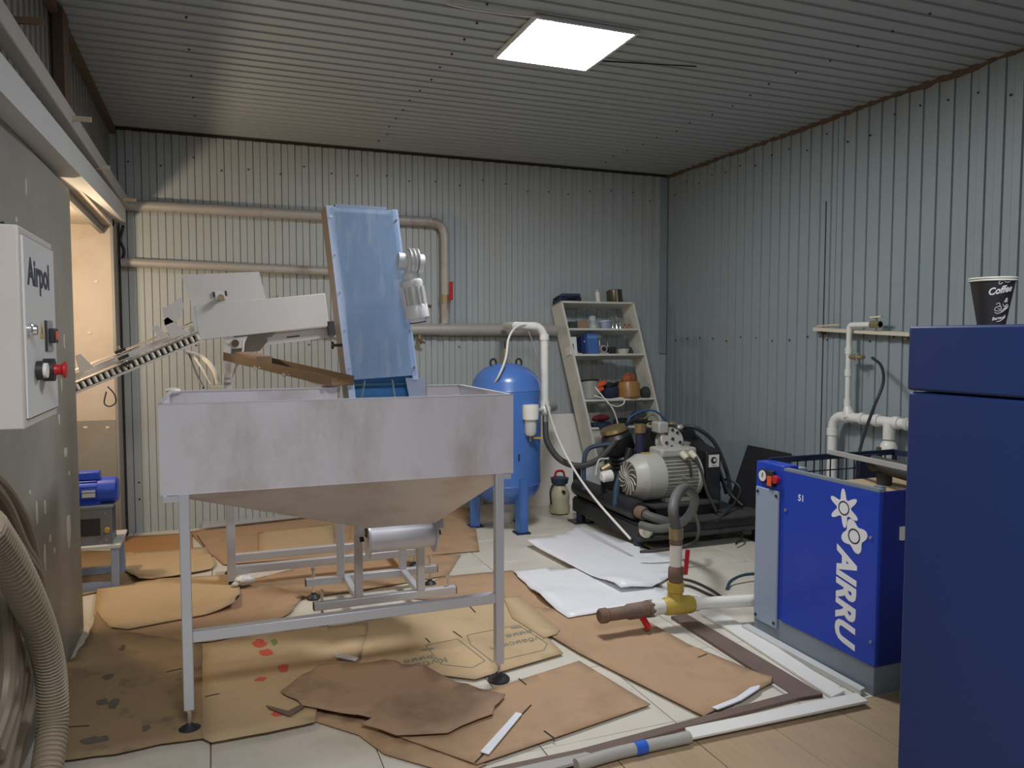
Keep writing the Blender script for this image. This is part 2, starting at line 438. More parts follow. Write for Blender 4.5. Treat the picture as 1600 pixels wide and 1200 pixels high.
MB().bx(XL - .09, XL - .06, YF, YB, 2.40, ZC).build('upper_backing', M_DARKSHEET, wall_left)
sheets(wall_left, YB - YF - .02, .8, lambda u, w, h: Vector((XL - .05 + h, YB - .01 - u, 2.5 + w)), 'profiled_sheet', M_DARKSHEET)
# flaked paint chips on the pier and on the opening reveal
def chip(c, sy, sz, nx=True, parent=wall_left):
    pts = []
    n = 9
    for k in range(n):
        a = 2 * math.pi * k / n; q = random.uniform(.6, 1.1)
        pts.append((math.cos(a) * sy * q, math.sin(a) * sz * q))
    m = frame(c, (0, 1, 0), (0, 0, 1)) if nx else frame(c, (1, 0, 0), (0, 0, 1))
    MB().prism(pts, m, -.004, .003 if nx else .003).build('plaster_chip', M_CHIP, parent, smooth=False)
for (x, y, sy, sz) in ((102, 706, .05, .028), (107, 830, .05, .10), (57, 800, .012, .05), (70, 792, .016, .035), (70, 870, .014, .06), (78, 842, .012, .02),
                       (85, 860, .01, .015), (46, 770, .01, .01), (108, 740, .014, .012), (92, 655, .012, .03), (100, 535, .008, .05), (96, 600, .008, .04), (40, 290, .008, .04), (25, 343, .008, .012)):
    chip(PX(x, y, XL + .001), sy, sz)
for (x, y) in ((133, 668), (168, 668), (150, 440), (140, 520)):
    c = PY(x, y, YO - .008); m = frame(c, (1, 0, 0), (0, 0, 1))
    pts = [(math.cos(k * 1.05) * .018 * random.uniform(.6, 1.2), math.sin(k * 1.05) * .01 * random.uniform(.6, 1.2)) for k in range(6)]
    MB().prism(pts, m, -.002, .003).build('plaster_chip', M_CHIP, wall_left, smooth=False)

# dark gaps and edge trims
t = MB()
y = YF
pts = []
while y < YB:
    pts.append((y, random.uniform(.012, .034))); y += random.uniform(.05, .16)
for (a, h1), (b, h2) in zip(pts, pts[1:]):
    t.hexa([Vector(p) for p in ((XR - .02, a, ZC - .012 - h1), (XR, a, ZC - .012 - h1), (XR, b, ZC - .012 - h2), (XR - .02, b, ZC - .012 - h2),
                                (XR - .02, a, ZC), (XR, a, ZC), (XR, b, ZC), (XR - .02, b, ZC))])
tag(t.build('trim_1', M_RUST, smooth=False), kind='structure')
tag(MB().bx(XL, XR, YB - .02, YB, ZC - .026, ZC - .005).build('trim_2', M_GAP), kind='structure')
tag(MB().bx(XL - .04, XL - .0, YF, YB, ZC - .06, ZC - .008).build('trim_3', M_RUST), kind='structure')
tag(MB().bx(XL, XL + .012, YB - .09, YB - .02, 0, 2.5).build('trim_4', M_GAP), kind='structure')
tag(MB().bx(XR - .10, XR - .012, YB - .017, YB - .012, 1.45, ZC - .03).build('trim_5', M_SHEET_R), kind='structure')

# ------------------------------------------------------------------ lights the place has
def ceiling_light(x0, x1, y0, y1, lm, label, group='square ceiling light panels'):
    z = ZC - .012
    t = thing('ceiling_light', label, 'ceiling light', ((x0 + x1) / 2, (y0 + y1) / 2, z - .05), group)
    MB().bx(x0, x1, y0, y1, z - .013, z - .001).build('housing', M_BEAM, t)
    f = MB(); e = .018
    for a in ((x0, x1, y0, y0 + e), (x0, x1, y1 - e, y1), (x0, x0 + e, y0 + e, y1 - e), (x1 - e, x1, y0 + e, y1 - e)):
        f.bx(*a, z - .02, z - .013)
    f.build('frame', M_BEAM, t)
    MB().add([(x0 + e, y0 + e, z - .0165), (x1 - e, y0 + e, z - .0165), (x1 - e, y1 - e, z - .0165), (x0 + e, y1 - e, z - .0165)], [[3, 2, 1, 0]]).build('diffuser', lm, t, smooth=False)
    return t
ceiling_light(1.59, 2.21, 3.79, 4.43, M_LAMP, 'bright square panel light glowing on the corrugated ceiling')
ceiling_light(-.35, .85, -.5, .1, M_LAMP2, 'square panel light on the ceiling above the photographer')
cable = MB().tube([FL(700, 6, ZC - .02), FL(740, 15, ZC - .03), FL(800, 23, ZC - .03), FL(845, 27, ZC - .03)], .006).build('lamp_cable', M_ROPE)
tag(cable, 'thin white cable running along the ceiling to the panel light', 'cable')
tag(MB().tube([FL(930, 95, ZC - .013), FL(1088, 104, ZC - .013)], .004, n=5).build('ceiling_seam', M_GAP, ceiling))

bl = bpy.data.lights.new('side_room_bulb', 'POINT'); bl.energy = WARM_WATTS; bl.color = (1.0, .76, .50); bl.shadow_soft_size = .07
bo = bpy.data.objects.new('side_room_bulb', bl); COL.objects.link(bo); bo.location = (-1.1, 5.45, 1.95)
hb = thing('hanging_bulb', 'warm hanging bulb hidden in the side room behind the grey wall', 'bulb', (-1.1, 5.45, 2.03))
MB().rev((-1.1, 5.45, 2.03), (-1.1, 5.45, 2.10), [(.025, 0), (.025, .7), (.012, 1)]).build('socket', M_BLACK, hb)
MB().cyl((-1.1, 5.45, 2.10), (-1.1, 5.45, ZO), .004, n=6).build('flex', M_BLACK, hb)

# ------------------------------------------------------------------ left wall steelwork
def beam_c(a, b, w, h, name, m, label):
    a = Vector(a); b = Vector(b); o = thing(name, label, 'beam', (a + b) / 2)
    d = (b - a).normalized(); x = Vector((1, 0, 0)); u = x.cross(d)
    u = Vector((0, 0, 1))
    MB().bar(a, b, .012, h).build('web', m, o)
    MB().bar(a + u * (h / 2 - .006) - x * (w / 2), b + u * (h / 2 - .006) - x * (w / 2), w, .012).build('flange', m, o)
    MB().bar(a - u * (h / 2 - .006) - x * (w / 2), b - u * (h / 2 - .006) - x * (w / 2), w, .012).build('flange', m, o)
beam_c((XL + .09, 1.5, 2.395), (XL + .06, 6.9, 2.585), .12, .125, 'channel_beam', M_BEAM, 'pale grey steel channel beam running along the top of the grey wall')
tb = MB().bar((XL + .05, 1.5, 2.655), (XL + .06, 6.93, 2.68), .06, .085).build('box_beam', M_BEAM2, bevel=.006)
tag(tb, 'weathered grey square tube running above the pale channel beam', 'beam')
for (xa, ya, xb, yb, Yd, lab) in ((0, 30, 68, 34, 3.3, 'rusty coiled stick across the left beams nearest the camera'), (78, 183, 143, 187, 4.3, 'pale stick laid across the left beams near the plaster pier top'),
                             (142, 262, 172, 262, 5.3, 'short pale stick across the left beams above the opening'), (178, 310, 213, 313, 6.5, 'short pale stick across the left beams next to the back wall')):
    s_ = MB().bar(PY(xa, ya, Yd), PY(xb, yb, Yd), .018, .022).build('cross_stick', M_RUST if xa == 0 else M_WOOD)
    tag(s_, lab, 'stick', 'sticks across the left beams')
tag(MB().bx(XL - .03, XL + .02, 4.55, 4.72, 2.72, ZC - .02).build('rusty_post', M_RUST), 'short rusty brown post under the ceiling at the left wall', 'post')
cb = MB().tube([PY(193, 352, 6.9), PY(188, 375, 6.92), PY(194, 392, 6.9), PY(190, 408, 6.92)], .012).build('frayed_cable', M_BLACK)
tag(cb, 'black frayed cable hanging under the far end of the channel beam', 'cable')

# ------------------------------------------------------------------ pipes on the back wall
def pipe(name, pts, r, m, label, cat='pipe', sm=0, n=12):
    return tag(MB().tube(pts, r, n=n, sm=sm).build(name, m), label, cat)
YP = YB - .075
def elbow(a, c, b, k=6):
    return [a + (c - a) * 1 if False else (1 - t) ** 2 * a + 2 * t * (1 - t) * c + t * t * b for t in [i / k for i in range(k + 1)]]
a = PY(198, 320, YP); b = PY(690, 349, YP); z1 = a.z
up = thing('wall_pipe', 'grey pipe high on the back wall bending down to a red valve', 'pipe', (1.0, YP, 1.72))
c = Vector((2.01, YP, z1))
MB().tube([Vector((-.64, YP, z1))] + elbow(Vector((1.87, YP, z1)), c, Vector((2.01, YP, z1 - .14))) + [Vector((2.01, YP, 1.74))], .043, n=14, sm=0).build('pipe_run', M_PIPE, up)
MB().cyl((2.01, YP, 1.93), (2.01, YP, 2.01), .05, n=8).build('valve_body', M_BRASS, up)
MB().bar((2.05, YP - .05, 1.96), (2.05, YP - .055, 2.13), .035, .012, up=(0, 1, 0)).build('valve_handle', M_RED, up, bevel=.004)
z2 = PY(190, 408, YP).z
pipe('wall_pipe', [(-.68, YP, 2.215), (1.1, YP, 2.19)], .037, M_PIPE, 'rust-stained grey pipe running below the upper pipe behind the tilted white box')
lp = thing('wall_pipe', 'thick grey pipe at eye level on the back wall behind the blue tank', 'pipe', (2.3, YP, 1.63))
MB().tube([(.5, YP, 1.69), (1.95, YP, 1.69)], .052, n=14, sm=0).build('pipe_run', M_PIPE, lp)
MB().tube([(1.95, YP, 1.69)] + [(3.05, YP, 1.69), (3.12, YP, 1.685)], .058, n=14, sm=0).build('pipe_sleeve', M_PIPE, lp)
MB().rev((3.12, YP, 1.685), (3.17, YP, 1.685), [(.06, 0), (.058, .4), (.04, .8), (.01, 1)], 14).build('end_cap', M_PIPE, lp)
MB().cyl(PY(656, 520, YP), PY(656, 538, YP), .018, n=8).build('drain_valve', M_BRASS, lp)
MB().bar(PY(652, 530, YP - .04), PY(664, 536, YP - .04), .02, .02).build('drain_handle', M_RAMP, lp)

# white PVC riser from the thick pipe down to the tank
pv = thing('pvc_riser', 'white plastic pipe bending down beside the blue tank', 'pipe', PY(850, 640, 6.05))
Yv = 6.05
p1, p2, p3 = PY(806, 509, Yv), PY(842, 509, Yv), PY(851, 632, Yv)
cpt = Vector((p2.x + .03, Yv, p1.z))
e1 = Vector((cpt.x + .02, Yv, cpt.z - .10))
MB().tube([PY(790, 509, 6.75), p1] + elbow(Vector((cpt.x - .08, Yv, cpt.z)), cpt, e1) + [p3], .034, n=14, sm=0).build('pipe_run', M_PVC, pv)
MB().cyl(e1 + Vector((0, 0, -.02)), e1 + Vector((0, 0, .03)), .041, n=14).build('collar', M_PVC, pv)
MB().cyl(p3 + Vector((0, 0, -.02)), p3 + Vector((0, 0, .03)), .043, n=14).build('collar', M_PVC, pv)
MB().ball(PY(851, 640, Yv), .055, (1, 1, 1.0)).build('elbow_fitting', M_PVC, pv)
MB().cyl(PY(848, 638, Yv), PY(864, 636, Yv + .5), .045, n=14).build('tee_branch', M_PIPE, pv)
MB().cyl(PY(852, 645, Yv), PY(852, 662, Yv), .026, n=10).build('hose_nipple', M_CHROME, pv)
MB().cyl(PY(849, 640, Yv), PY(833, 641, 5.83), .02, n=10).build('filter_spur', M_PVC, pv)

fi = thing('air_filter', 'grey air filter bowl hanging in front of the blue tank', 'filter', PY(829, 690, 5.8))
fa = PY(829, 632, 5.8)
MB().rev(fa, fa + Vector((0, 0, -.12)), [(.02, 0), (.068, .02), (.07, .3), (.066, 1)], 18).build('filter_head', M_PVC, fi)
MB().rev(fa + Vector((0, 0, -.12)), fa + Vector((0, 0, -.255)), [(.05, 0), (.05, .8), (.036, 1)], 16).build('filter_bowl', M_BEAM, fi)
MB().cyl(fa + Vector((0, 0, -.255)), fa + Vector((0, 0, -.30)), .01, n=8).build('drain_stem', M_BRASS, fi)
MB().bar(fa + Vector((.02, 0, -.275)), fa + Vector((.10, 0, -.28)), .02, .014).build('drain_lever', M_YELLOW, fi)

# ------------------------------------------------------------------ blue air tank
tc = Vector((2.30, 6.10, 0))
tank = thing('air_tank', 'blue upright pressure tank on three legs behind the hopper', 'tank', tc)
R = .295
MB().rev(tc + Vector((0, 0, .20)), tc + Vector((0, 0, 1.40)),
         [(.01, 0), (.10, .008), (.18, .03), (.245, .065), (.283, .11), (R, .155), (R + .003, .157), (R, .16), (R, .81), (R + .003, .812), (R, .816), (.285, .87), (.25, .92), (.19, .962), (.11, .99), (.02, 1.0)], 40).build('tank_shell', M_BLUE, tank)
for ang in (-82, 45, 160):
    an = math.radians(ang); d = Vector((math.cos(an), math.sin(an), 0)); s_ = Vector((-d.y, d.x, 0))
    b0 = tc + d * (R - .03)
    lg = MB()
    for q in (-1, 1):
        lg.bar(b0 + s_ * (.035 * q) + Vector((0, 0, .012)), b0 + s_ * (.035 * q) + Vector((0, 0, .45)), .008, .08, up=d)
    lg.bar(b0 + d * .036 + Vector((0, 0, .012)), b0 + d * .036 + Vector((0, 0, .45)), .07, .008, up=d)
    l_ = lg.build('leg', M_BLUE, tank)
    MB().bx(b0.x - .06, b0.x + .06, b0.y - .06, b0.y + .06, 0, .012).build('foot_plate', M_NAVYD, l_)
for q in (-.115, .115):
    c = tc + Vector((q, 0, 1.40))
    ring = [c + Vector((math.cos(k / 10 * 2 * math.pi) * .026, 0, math.sin(k / 10 * 2 * math.pi) * .034)) for k in range(11)]
    MB().tube(ring, .009, n=6, sm=0).build('lifting_eye', M_BLACK, tank)
MB().cyl(tc + Vector((-.01, 0, 1.38)), tc + Vector((-.01, 0, 1.52)), .014, n=8).build('safety_valve', M_BRASS, tank)
MB().cyl(tc + Vector((-.01, 0, 1.52)), tc + Vector((-.01, 0, 1.58)), .007, n=8).build('valve_pin', M_BLACK, tank)
mk = PY(812, 716, 5.79)
MB().bx(mk.x - .008, mk.x + .008, tc.y - R - .0, tc.y - R + .02, mk.z - .03, mk.z + .03).build('nipple', M_NAVYD, tank)

cd = MB().tube([PY(765, 608, 6.0), PY(778, 590, 5.85), PY(790, 560, 5.85), PY(795, 528, 5.9), PY(808, 510, 6.0), PY(830, 506, 6.05)], .009).build('white_rope', M_ROPE)
tag(cd, 'white cord looping up from the blue tank to the white pipe', 'cord')
cd = MB().tube([PY(853, 628, 5.98), PY(870, 680, 5.9), PY(895, 730, 5.6), PY(930, 780, 5.2), PY(985, 842, 4.75)], .009).build('white_rope', M_ROPE)
tag(cd, 'long white cord running from the pipe elbow down to the floor', 'cord')
cd = MB().tube([PY(826, 518, 6.4), PY(836, 545, 6.4), PY(841, 572, 6.4)], .004, n=5).build('thin_wire', M_BEAM)
tag(cd, 'thin grey wire hanging between the thick pipe and the tank', 'wire')

bk = thing('bucket', 'small white pail under the blue tank', 'bucket', (2.38, 6.30, 0))
MB().rev((2.38, 6.30, 0), (2.38, 6.30, .17), [(.075, 0), (.09, .95), (.096, .96), (.096, 1), (.086, 1), (.072, .05)], 18, cap=True).build('pail', M_WBOARD, bk)

# leaning white board behind the tank and shelf
wb = PY(822, 655, 6.93)
wbd = MB().hexa([Vector(p) for p in ((2.55, 6.74, 0), (3.62, 6.74, 0), (3.62, 6.77, 0), (2.55, 6.77, 0), (2.55, 6.92, .86), (3.62, 6.92, .86), (3.62, 6.945, .86), (2.55, 6.945, .86))]).build('white_board', M_WBOARD)
tag(wbd, 'plain white board leaning on the back wall behind the blue tank', 'board')

# garden sprayer
sc = Vector((2.93, 6.38, 0))
sp = thing('pump_sprayer', 'yellowed plastic pump sprayer with dark blue cap beside the tank', 'sprayer', sc)
MB().rev(sc, sc + Vector((0, 0, .27)), [(.06, 0), (.092, .06), (.095, .25), (.088, .4), (.092, .55), (.09, .72), (.06, .95), (.05, 1)], 20).build('bottle', M_SPRAY, sp)
MB().rev(sc + Vector((0, 0, .265)), sc + Vector((0, 0, .34)), [(.05, 0), (.075, .25), (.085, .9), (.06, 1)], 16).build('cap', M_BLUEHOSE, sp)
MB().tube([sc + Vector((-.05, 0, .34)), sc + Vector((-.03, 0, .39)), sc + Vector((.03, 0, .39)), sc + Vector((.05, 0, .345))], .011, n=6).build('pump_handle', M_RED, sp)
MB().tube([sc + Vector((-.07, -.03, .30)), sc + Vector((-.11, -.04, .22)), sc + Vector((-.10, -.04, .1))], .008, n=6).build('sprayer_hose', M_BLACK, sp)
MB().rev(sc + Vector((0, -.1, .215)), sc + Vector((0, -.07, .215)), [(.016, 0), (.016, 1)], 10).build('relief_valve', M_BLACK, sp)

# ------------------------------------------------------------------ leaning shelf and the things on it
YT, YBs = 6.72, 6.32
tl = PY(876, 472, YT); trr = PY(988, 470, YT)
bl_ = FL(950, 797); Wd = trr.x - tl.x
tl.z = trr.z = (tl.z + trr.z) / 2
bl_ = Vector((bl_.x, bl_.y, 0)); br_ = bl_ + Vector((Wd, 0, 0))
V = (tl - bl_); HL = V.length
vdir = V.normalized()
ddir = Vector((0, vdir.z, -vdir.y)).normalized()     # back into the shelf, square to the uprights
DEP = .24
shelf = thing('shelf_unit', 'off-white open shelf unit leaning against the back wall corner', 'shelf', bl_)
for base in (bl_, br_):
    p = [base, base + Vector((.022, 0, 0)), base + Vector((.022, 0, 0)) + ddir * DEP, base + ddir * DEP]
    q = [r_ + V for r_ in p]
    lift = max(0, -min(r_.z for r_ in p)) + .0
    p = [r_ - vdir * (r_.z / vdir.z) for r_ in p]
    MB().hexa(p + q).build('side_panel', M_SHELF, shelf, bevel=.002, seg=1)
boards = []
for ypx in (472, 513, 553, 625, 668, 735):
    # parameter along the left upright at which it reaches this pixel row
    best = min((abs((ypx) - (lambda P: 600 - F_PX * ((P - _C).dot(_u)) / ((P - _C).dot(_f)))(bl_ + V * (k / 400))), k / 400) for k in range(401))[1]
    o0 = bl_ + V * best + Vector((.022, 0, 0)); w_ = Vector((Wd - .022, 0, 0))
    if ypx == 472: o0 = tl - Vector((0, 0, 0)); w_ = Vector((Wd + .022, 0, 0)); 
    n_ = vdir * .02
    o1 = o0 - n_
    p = [o1, o1 + w_, o1 + w_ + ddir * (DEP - .004), o1 + ddir * (DEP - .004)]
    MB().hexa(p + [r_ + n_ for r_ in p]).build('shelf_board', M_SHELF, shelf, bevel=.002, seg=1)
    boards.append(o0.copy())
# loose parts stand square on the tilted boards
upv = Vector((1, 0, 0)).cross(ddir); upv = upv if upv.z > 0 else -upv
def on_board(k, px, d):
    """frame on board k at the photo column px, d metres behind the front edge"""
    o = boards[k]
    def col(P): v = P - _C; return 800 + F_PX * v.dot(_r) / v.dot(_f)
    best = min((abs(px - col(o + Vector((x / 300 * 1.0, 0, 0)) + ddir * d)), x / 300) for x in range(301))[1]
    lean = (vdir - Vector((vdir.x, 0, 0))).normalized()
    p = o + Vector((best, 0, 0)) + ddir * d
    return frame(p, (1, 0, 0), ddir)
SHELFG = 'odds and ends on the leaning shelf'
def item(k, px, d, name, label, cat):
    t = thing(name, label, cat, (0, 0, 0), SHELFG)
    t.matrix_world = on_board(k, px, d)
    return t
def vsn(t, mbm, nm, m, **kw): return mbm.build(nm, m, t, **kw)

t = item(0, 886, .12, 'tool_case', 'dark blue-grey tool case lying on top of the leaning shelf', 'case')
MB().bx(-.115, .115, -.09, .09, .0, .05).build('case_base', M_NAVYD, t, bevel=.008)
MB().bx(-.09, .115, -.085, .085, .052, .085).build('case_lid', M_BLUEHOSE, t, bevel=.012)
MB().tube([(-.04, -.09, .03), (-.03, -.115, .035), (.04, -.115, .035), (.05, -.09, .03)], .007, n=6).build('case_handle', M_BLACK, t)
MB().bx(-.12, -.09, -.06, .06, .05, .06).build('case_latch', M_BLACK, t)
t = item(0, 935, .1, 'spray_can', 'white spray can standing on top of the leaning shelf', 'can')
MB().rev((0, 0, 0), (0, 0, .12), [(.024, 0), (.027, .03), (.027, .93), (.02, 1)], 14).build('can_body', M_WBOARD, t)
MB().rev((0, 0, .12), (0, 0, .145), [(.02, 0), (.014, .9), (.012, 1)], 12).build('can_cap', M_BEAM, t)
t = item(0, 961, .1, 'metal_tin', 'dark open metal tin on the top right of the leaning shelf', 'tin')
MB().rev((0, 0, 0), (0, 0, .135), [(.078, 0), (.08, .02), (.078, .05), (.078, .95), (.081, .98), (.076, 1), (.074, .1)], 20).build('tin_body', mat('brown_tin', (0.12, 0.10, 0.07), .35, .6, .3, 12), t)
MB().bx(-.022, -.01, -.083, -.078, .005, .13).build('tin_seam', M_ALU, t)

t = item(1, 893, .1, 'small_carton', 'dark grey carton at the left end of the first shelf down', 'box')
MB().bx(-.04, .05, -.05, .06, 0, .075).build('carton', M_RUBBER, t, bevel=.003); MB().bx(-.035, .045, -.052, -.05, .05, .07).build('carton_label', M_BLUEHOSE, t)
t = item(1, 907, .09, 'brown_carton', 'brown cardboard carton on the first shelf down', 'box')
MB().bx(-.05, .06, -.05, .06, 0, .08).build('carton', M_BROWNBOX, t, bevel=.003); MB().bx(-.05, .06, -.05, .06, .081, .085).build('carton_lid', M_CARD, t)
t = item(1, 927, .1, 'glass_jar', 'clear glass jar with narrow neck on the first shelf down', 'jar')
MB().rev((0, 0, 0), (0, 0, .14), [(.04, 0), (.045, .05), (.045, .35), (.03, .5), (.022, .56), (.035, .7), (.035, .92), (.028, 1)], 18).build('jar_glass', M_GLASS, t)
MB().rev((0, 0, .004), (0, 0, .05), [(.038, 0), (.04, 1)], 16).build('jar_contents', M_CREAM, t)
t = item(1, 946, .1, 'plastic_tub', 'pale blue-grey plastic tub on the first shelf down', 'tub')
MB().rev((0, 0, 0), (0, 0, .08), [(.05, 0), (.058, .85), (.062, .88), (.062, 1)], 18).build('tub_body', M_GREYBLUE, t); MB().rev((0, 0, .08), (0, 0, .092), [(.063, 0), (.063, .8), (.05, 1)], 18).build('tub_lid', M_BEAM, t)
for i, (px_, h, lab) in enumerate(((958, .13, 'tall steel fitting left in the bright cluster on the first shelf'), (964, .15, 'tallest steel fitting in the bright cluster on the first shelf'), (970, .12, 'right steel fitting in the bright cluster on the first shelf'))):
    t = item(1, px_, .07 + .03 * (i % 2), 'steel_fitting', lab, 'fitting')
    MB().rev((0, 0, 0), (0, 0, h * .55), [(.016, 0), (.016, .85), (.01, 1)], 10).build('stem', M_CHROME, t)
    MB().rev((0, 0, h * .55), (0, 0, h), [(.012, 0), (.022, .15), (.022, .6), (.014, .7), (.014, 1)], 6).build('nut', M_CHROME, t)
for px_, lab in ((977, 'left of two small reddish-brown bottles on the first shelf'), (984, 'right of two small reddish-brown bottles on the first shelf')):
    t = item(1, px_, .08, 'small_bottle', lab, 'bottle')
    MB().rev((0, 0, 0), (0, 0, .045), [(.018, 0), (.018, .8), (.01, 1)], 10).build('bottle_body', M_AMBER, t); MB().rev((0, 0, .045), (0, 0, .06), [(.011, 0), (.011, 1)], 8).build('bottle_cap', M_RED, t)

t = item(2, 893, .06, 'white_carton', 'tall white carton at the left end of the second shelf down', 'box')
MB().bx(-.035, .04, -.04, .06, 0, .17).build('carton', M_WBOARD, t, bevel=.002); MB().bx(-.005, .004, -.042, -.04, .04, .10).build('carton_mark', M_INK, t)
t = item(2, 903, .08, 'booklet', 'worn grey booklets leaning on the second shelf down', 'booklet')
MB().bx(-.012, .0, -.05, .06, 0, .06, Matrix.Rotation(-.6, 4, 'Y')).build('cover', M_GREYPOT, t); MB().bx(-.04, .02, -.05, .0, 0, .012).build('loose_leaf', M_WBOARD, t)
t = item(2, 912, .12, 'navy_carton', 'dark navy carton behind the blue one on the second shelf', 'box')
MB().bx(-.04, .04, -.05, .06, 0, .185).build('carton', M_NAVY, t, bevel=.002); MB().bx(-.012, .02, -.052, -.05, .125, .14).build('carton_label', M_BEAM, t)
t = item(2, 924, .06, 'blue_carton', 'bright blue upright carton on the second shelf down', 'box')
MB().bx(-.055, .055, -.05, .06, 0, .2).build('carton', M_BLUEBOX, t, bevel=.002); MB().bx(-.05, .05, -.052, -.05, .15, .18).build('carton_label', mat('pale_blue_label', (.12, .25, .55), .5), t)
t = item(2, 941, .09, 'pump_part', 'grey cast machine part with a round port on the second shelf', 'machine part')
m_ = MB()
m_.bx(-.05, .05, -.04, .05, 0, .02); m_.rev((0, -.045, .055), (0, .05, .055), [(.038, 0), (.042, .1), (.042, .9), (.03, 1)], 16)
m_.build('casting', M_ALU, t); MB().rev((0, -.05, .055), (0, -.044, .055), [(.024, 0), (.024, 1)], 14).build('port', M_BLACK, t)
MB().cyl((-.02, 0, .09), (-.02, 0, .15), .006, n=8).build('stud', M_CHROME, t)
t = item(2, 955, .09, 'black_box', 'small black box beside the cast part on the second shelf', 'box')
MB().bx(-.04, .04, -.04, .05, 0, .075).build('box_body', M_BLACK, t, bevel=.004); MB().cyl((-.03, 0, .075), (-.03, 0, .13), .004, n=6).build('aerial', M_BEAM, t)
t = item(2, 974, .08, 'cream_bowl', 'cream plastic bowl on the second shelf down', 'bowl')
MB().rev((0, 0, 0), (0, 0, .05), [(.045, 0), (.058, .5), (.065, .95), (.065, 1), (.058, 1), (.04, .15)], 20).build('bowl', M_CREAM, t); MB().rev((0, 0, .045), (0, 0, .05), [(.069, 0), (.069, 1)], 20).build('bowl_rim', M_SHELF, t)
t = item(2, 986, .07, 'black_bottle', 'small black bottle at the right end of the second shelf', 'bottle')
MB().rev((0, 0, 0), (0, 0, .055), [(.022, 0), (.022, .8), (.01, 1)], 12).build('bottle_body', M_BLACK, t); MB().rev((0, 0, .055), (0, 0, .075), [(.011, 0), (.011, 1)], 8).build('bottle_cap', M_BLACK, t)

t = item(3, 922, .1, 'grey_pot', 'grey enamel pot with dark rim on the third shelf down', 'pot')
MB().rev((0, 0, 0), (0, 0, .19), [(.08, 0), (.093, .08), (.095, .95), (.1, .97), (.1, 1), (.09, 1), (.085, .1)], 24).build('pot_body', M_GREYPOT, t); MB().rev((0, 0, .182), (0, 0, .196), [(.1, 0), (.104, .5), (.1, 1), (.092, 1)], 24).build('pot_rim', M_BLACK, t)
t = item(3, 940, .05, 'orange_tool', 'bright orange plastic tool beside the grey pot', 'tool')
MB().bar((-.05, 0, .13), (.06, 0, .17), .05, .05).build('grip', M_ORANGE, t, bevel=.015); MB().bar((-.04, 0, .09), (.03, 0, .11), .04, .04).build('trigger_guard', M_ORANGE, t, bevel=.012)
MB().bx(-.02, .02, 0, .03, 0, .10).build('stand_foot', M_BLACK, t)
t = item(3, 955, .13, 'cloth_bundle', 'dark blue bundle of cloth in the middle of the third shelf', 'cloth')
MB().ball((0, 0, .085), .09, (1.15, .9, 1.0), 18, 10, lambda d: 1 + .16 * noise.noise(d * 2.3) - (.0 if d.z > -.9 else .0)).build('cloth', M_DKBLUE, t)
MB().tube([(-.07, -.05, .12), (0, -.085, .15), (.08, -.04, .17)], .012, n=6).build('cloth_knot', M_BLACK, t)
t = item(3, 983, .08, 'amber_bucket', 'amber square canister with an orange rag on the third shelf', 'canister')
MB().rev((0, 0, 0), (0, 0, .165), [(.1, 0), (.112, .1), (.116, .85), (.108, 1), (.09, 1)], 24).build('canister', M_AMBER, t)
MB().ball((.01, 0, .20), .075, (1, .8, .75), 14, 8, lambda d: 1 + .35 * noise.noise(d * 2.1)).build('orange_rag', mat('orange_rag', (.35, .09, .035), .7), t)
t = item(3, 1010, .1, 'green_sack', 'dark greenish sack at the right end of the third shelf', 'sack')
MB().ball((0, 0, .06), .065, (1, .9, .95), 14, 8, lambda d: 1 + .2 * noise.noise(d * 2.7)).build('sack', mat('dark_green_sack', (.035, .045, .035), .8), t)

t = item(4, 940, .07, 'red_cloth', 'dark red folded cloth on the fourth shelf down', 'cloth')
MB().ball((0, 0, .09), .07, (1.3, .8, .5), 16, 8, lambda d: 1 + .25 * noise.noise(d * 2.0)).build('cloth', mat('dark_red_cloth', (.16, .012, .02), .8), t)
MB().bx(-.10, .10, -.03, .08, 0, .055).build('cloth_fold', M_DKBLUE, t, bevel=.02)
t = item(4, 945, -.012, 'dark_rag', 'dark blue rag hanging over the edge of the fourth shelf', 'rag')
rg = MB()
vs = []; fs = []
for i in range(9):
    for j in range(7):
        u_ = (j / 6 - .5) * .15 * (1 - .55 * (i / 8)); z_ = .03 - i / 8 * .19
        vs.append((u_ + .02 * (i / 8), -.012 + .014 * math.sin(j * 1.7 + i * .5) * (.3 + i / 8), z_))
for i in range(8):
    for j in range(6): fs.append([i * 7 + j, i * 7 + j + 1, (i + 1) * 7 + j + 1, (i + 1) * 7 + j])
o_ = rg.add(vs, fs).build('rag', M_DKBLUE, t); so = o_.modifiers.new('thick', 'SOLIDIFY'); so.thickness = .008
for (px_, w_, h_, m__, lab) in ((972, .16, .10, M_BLACKF, 'dark oily machine casting on the fourth shelf'), (1000, .15, .16, M_RUBBER, 'dark round motor part at the right of the fourth shelf')):
    t = item(4, px_, .12, 'spare_part', lab, 'machine part')
    MB().rev((-w_ / 2, 0, h_ * .45), (w_ / 2, 0, h_ * .45), [(h_ * .3, 0), (h_ * .45, .1), (h_ * .45, .8), (h_ * .25, 1)], 16).build('casting', m__, t)
    MB().bx(-w_ * .3, w_ * .3, -.04, .04, 0, h_ * .2).build('casting_foot', M_BLACK, t)
cd = MB().tube([PY(930, 605, 6.3), PY(942, 620, 6.25), PY(958, 640, 6.2), PY(966, 664, 6.2), PY(970, 680, 6.2)], .007).build('white_rope', M_ROPE); tag(cd, 'white cord hanging down across the leaning shelf', 'cord')
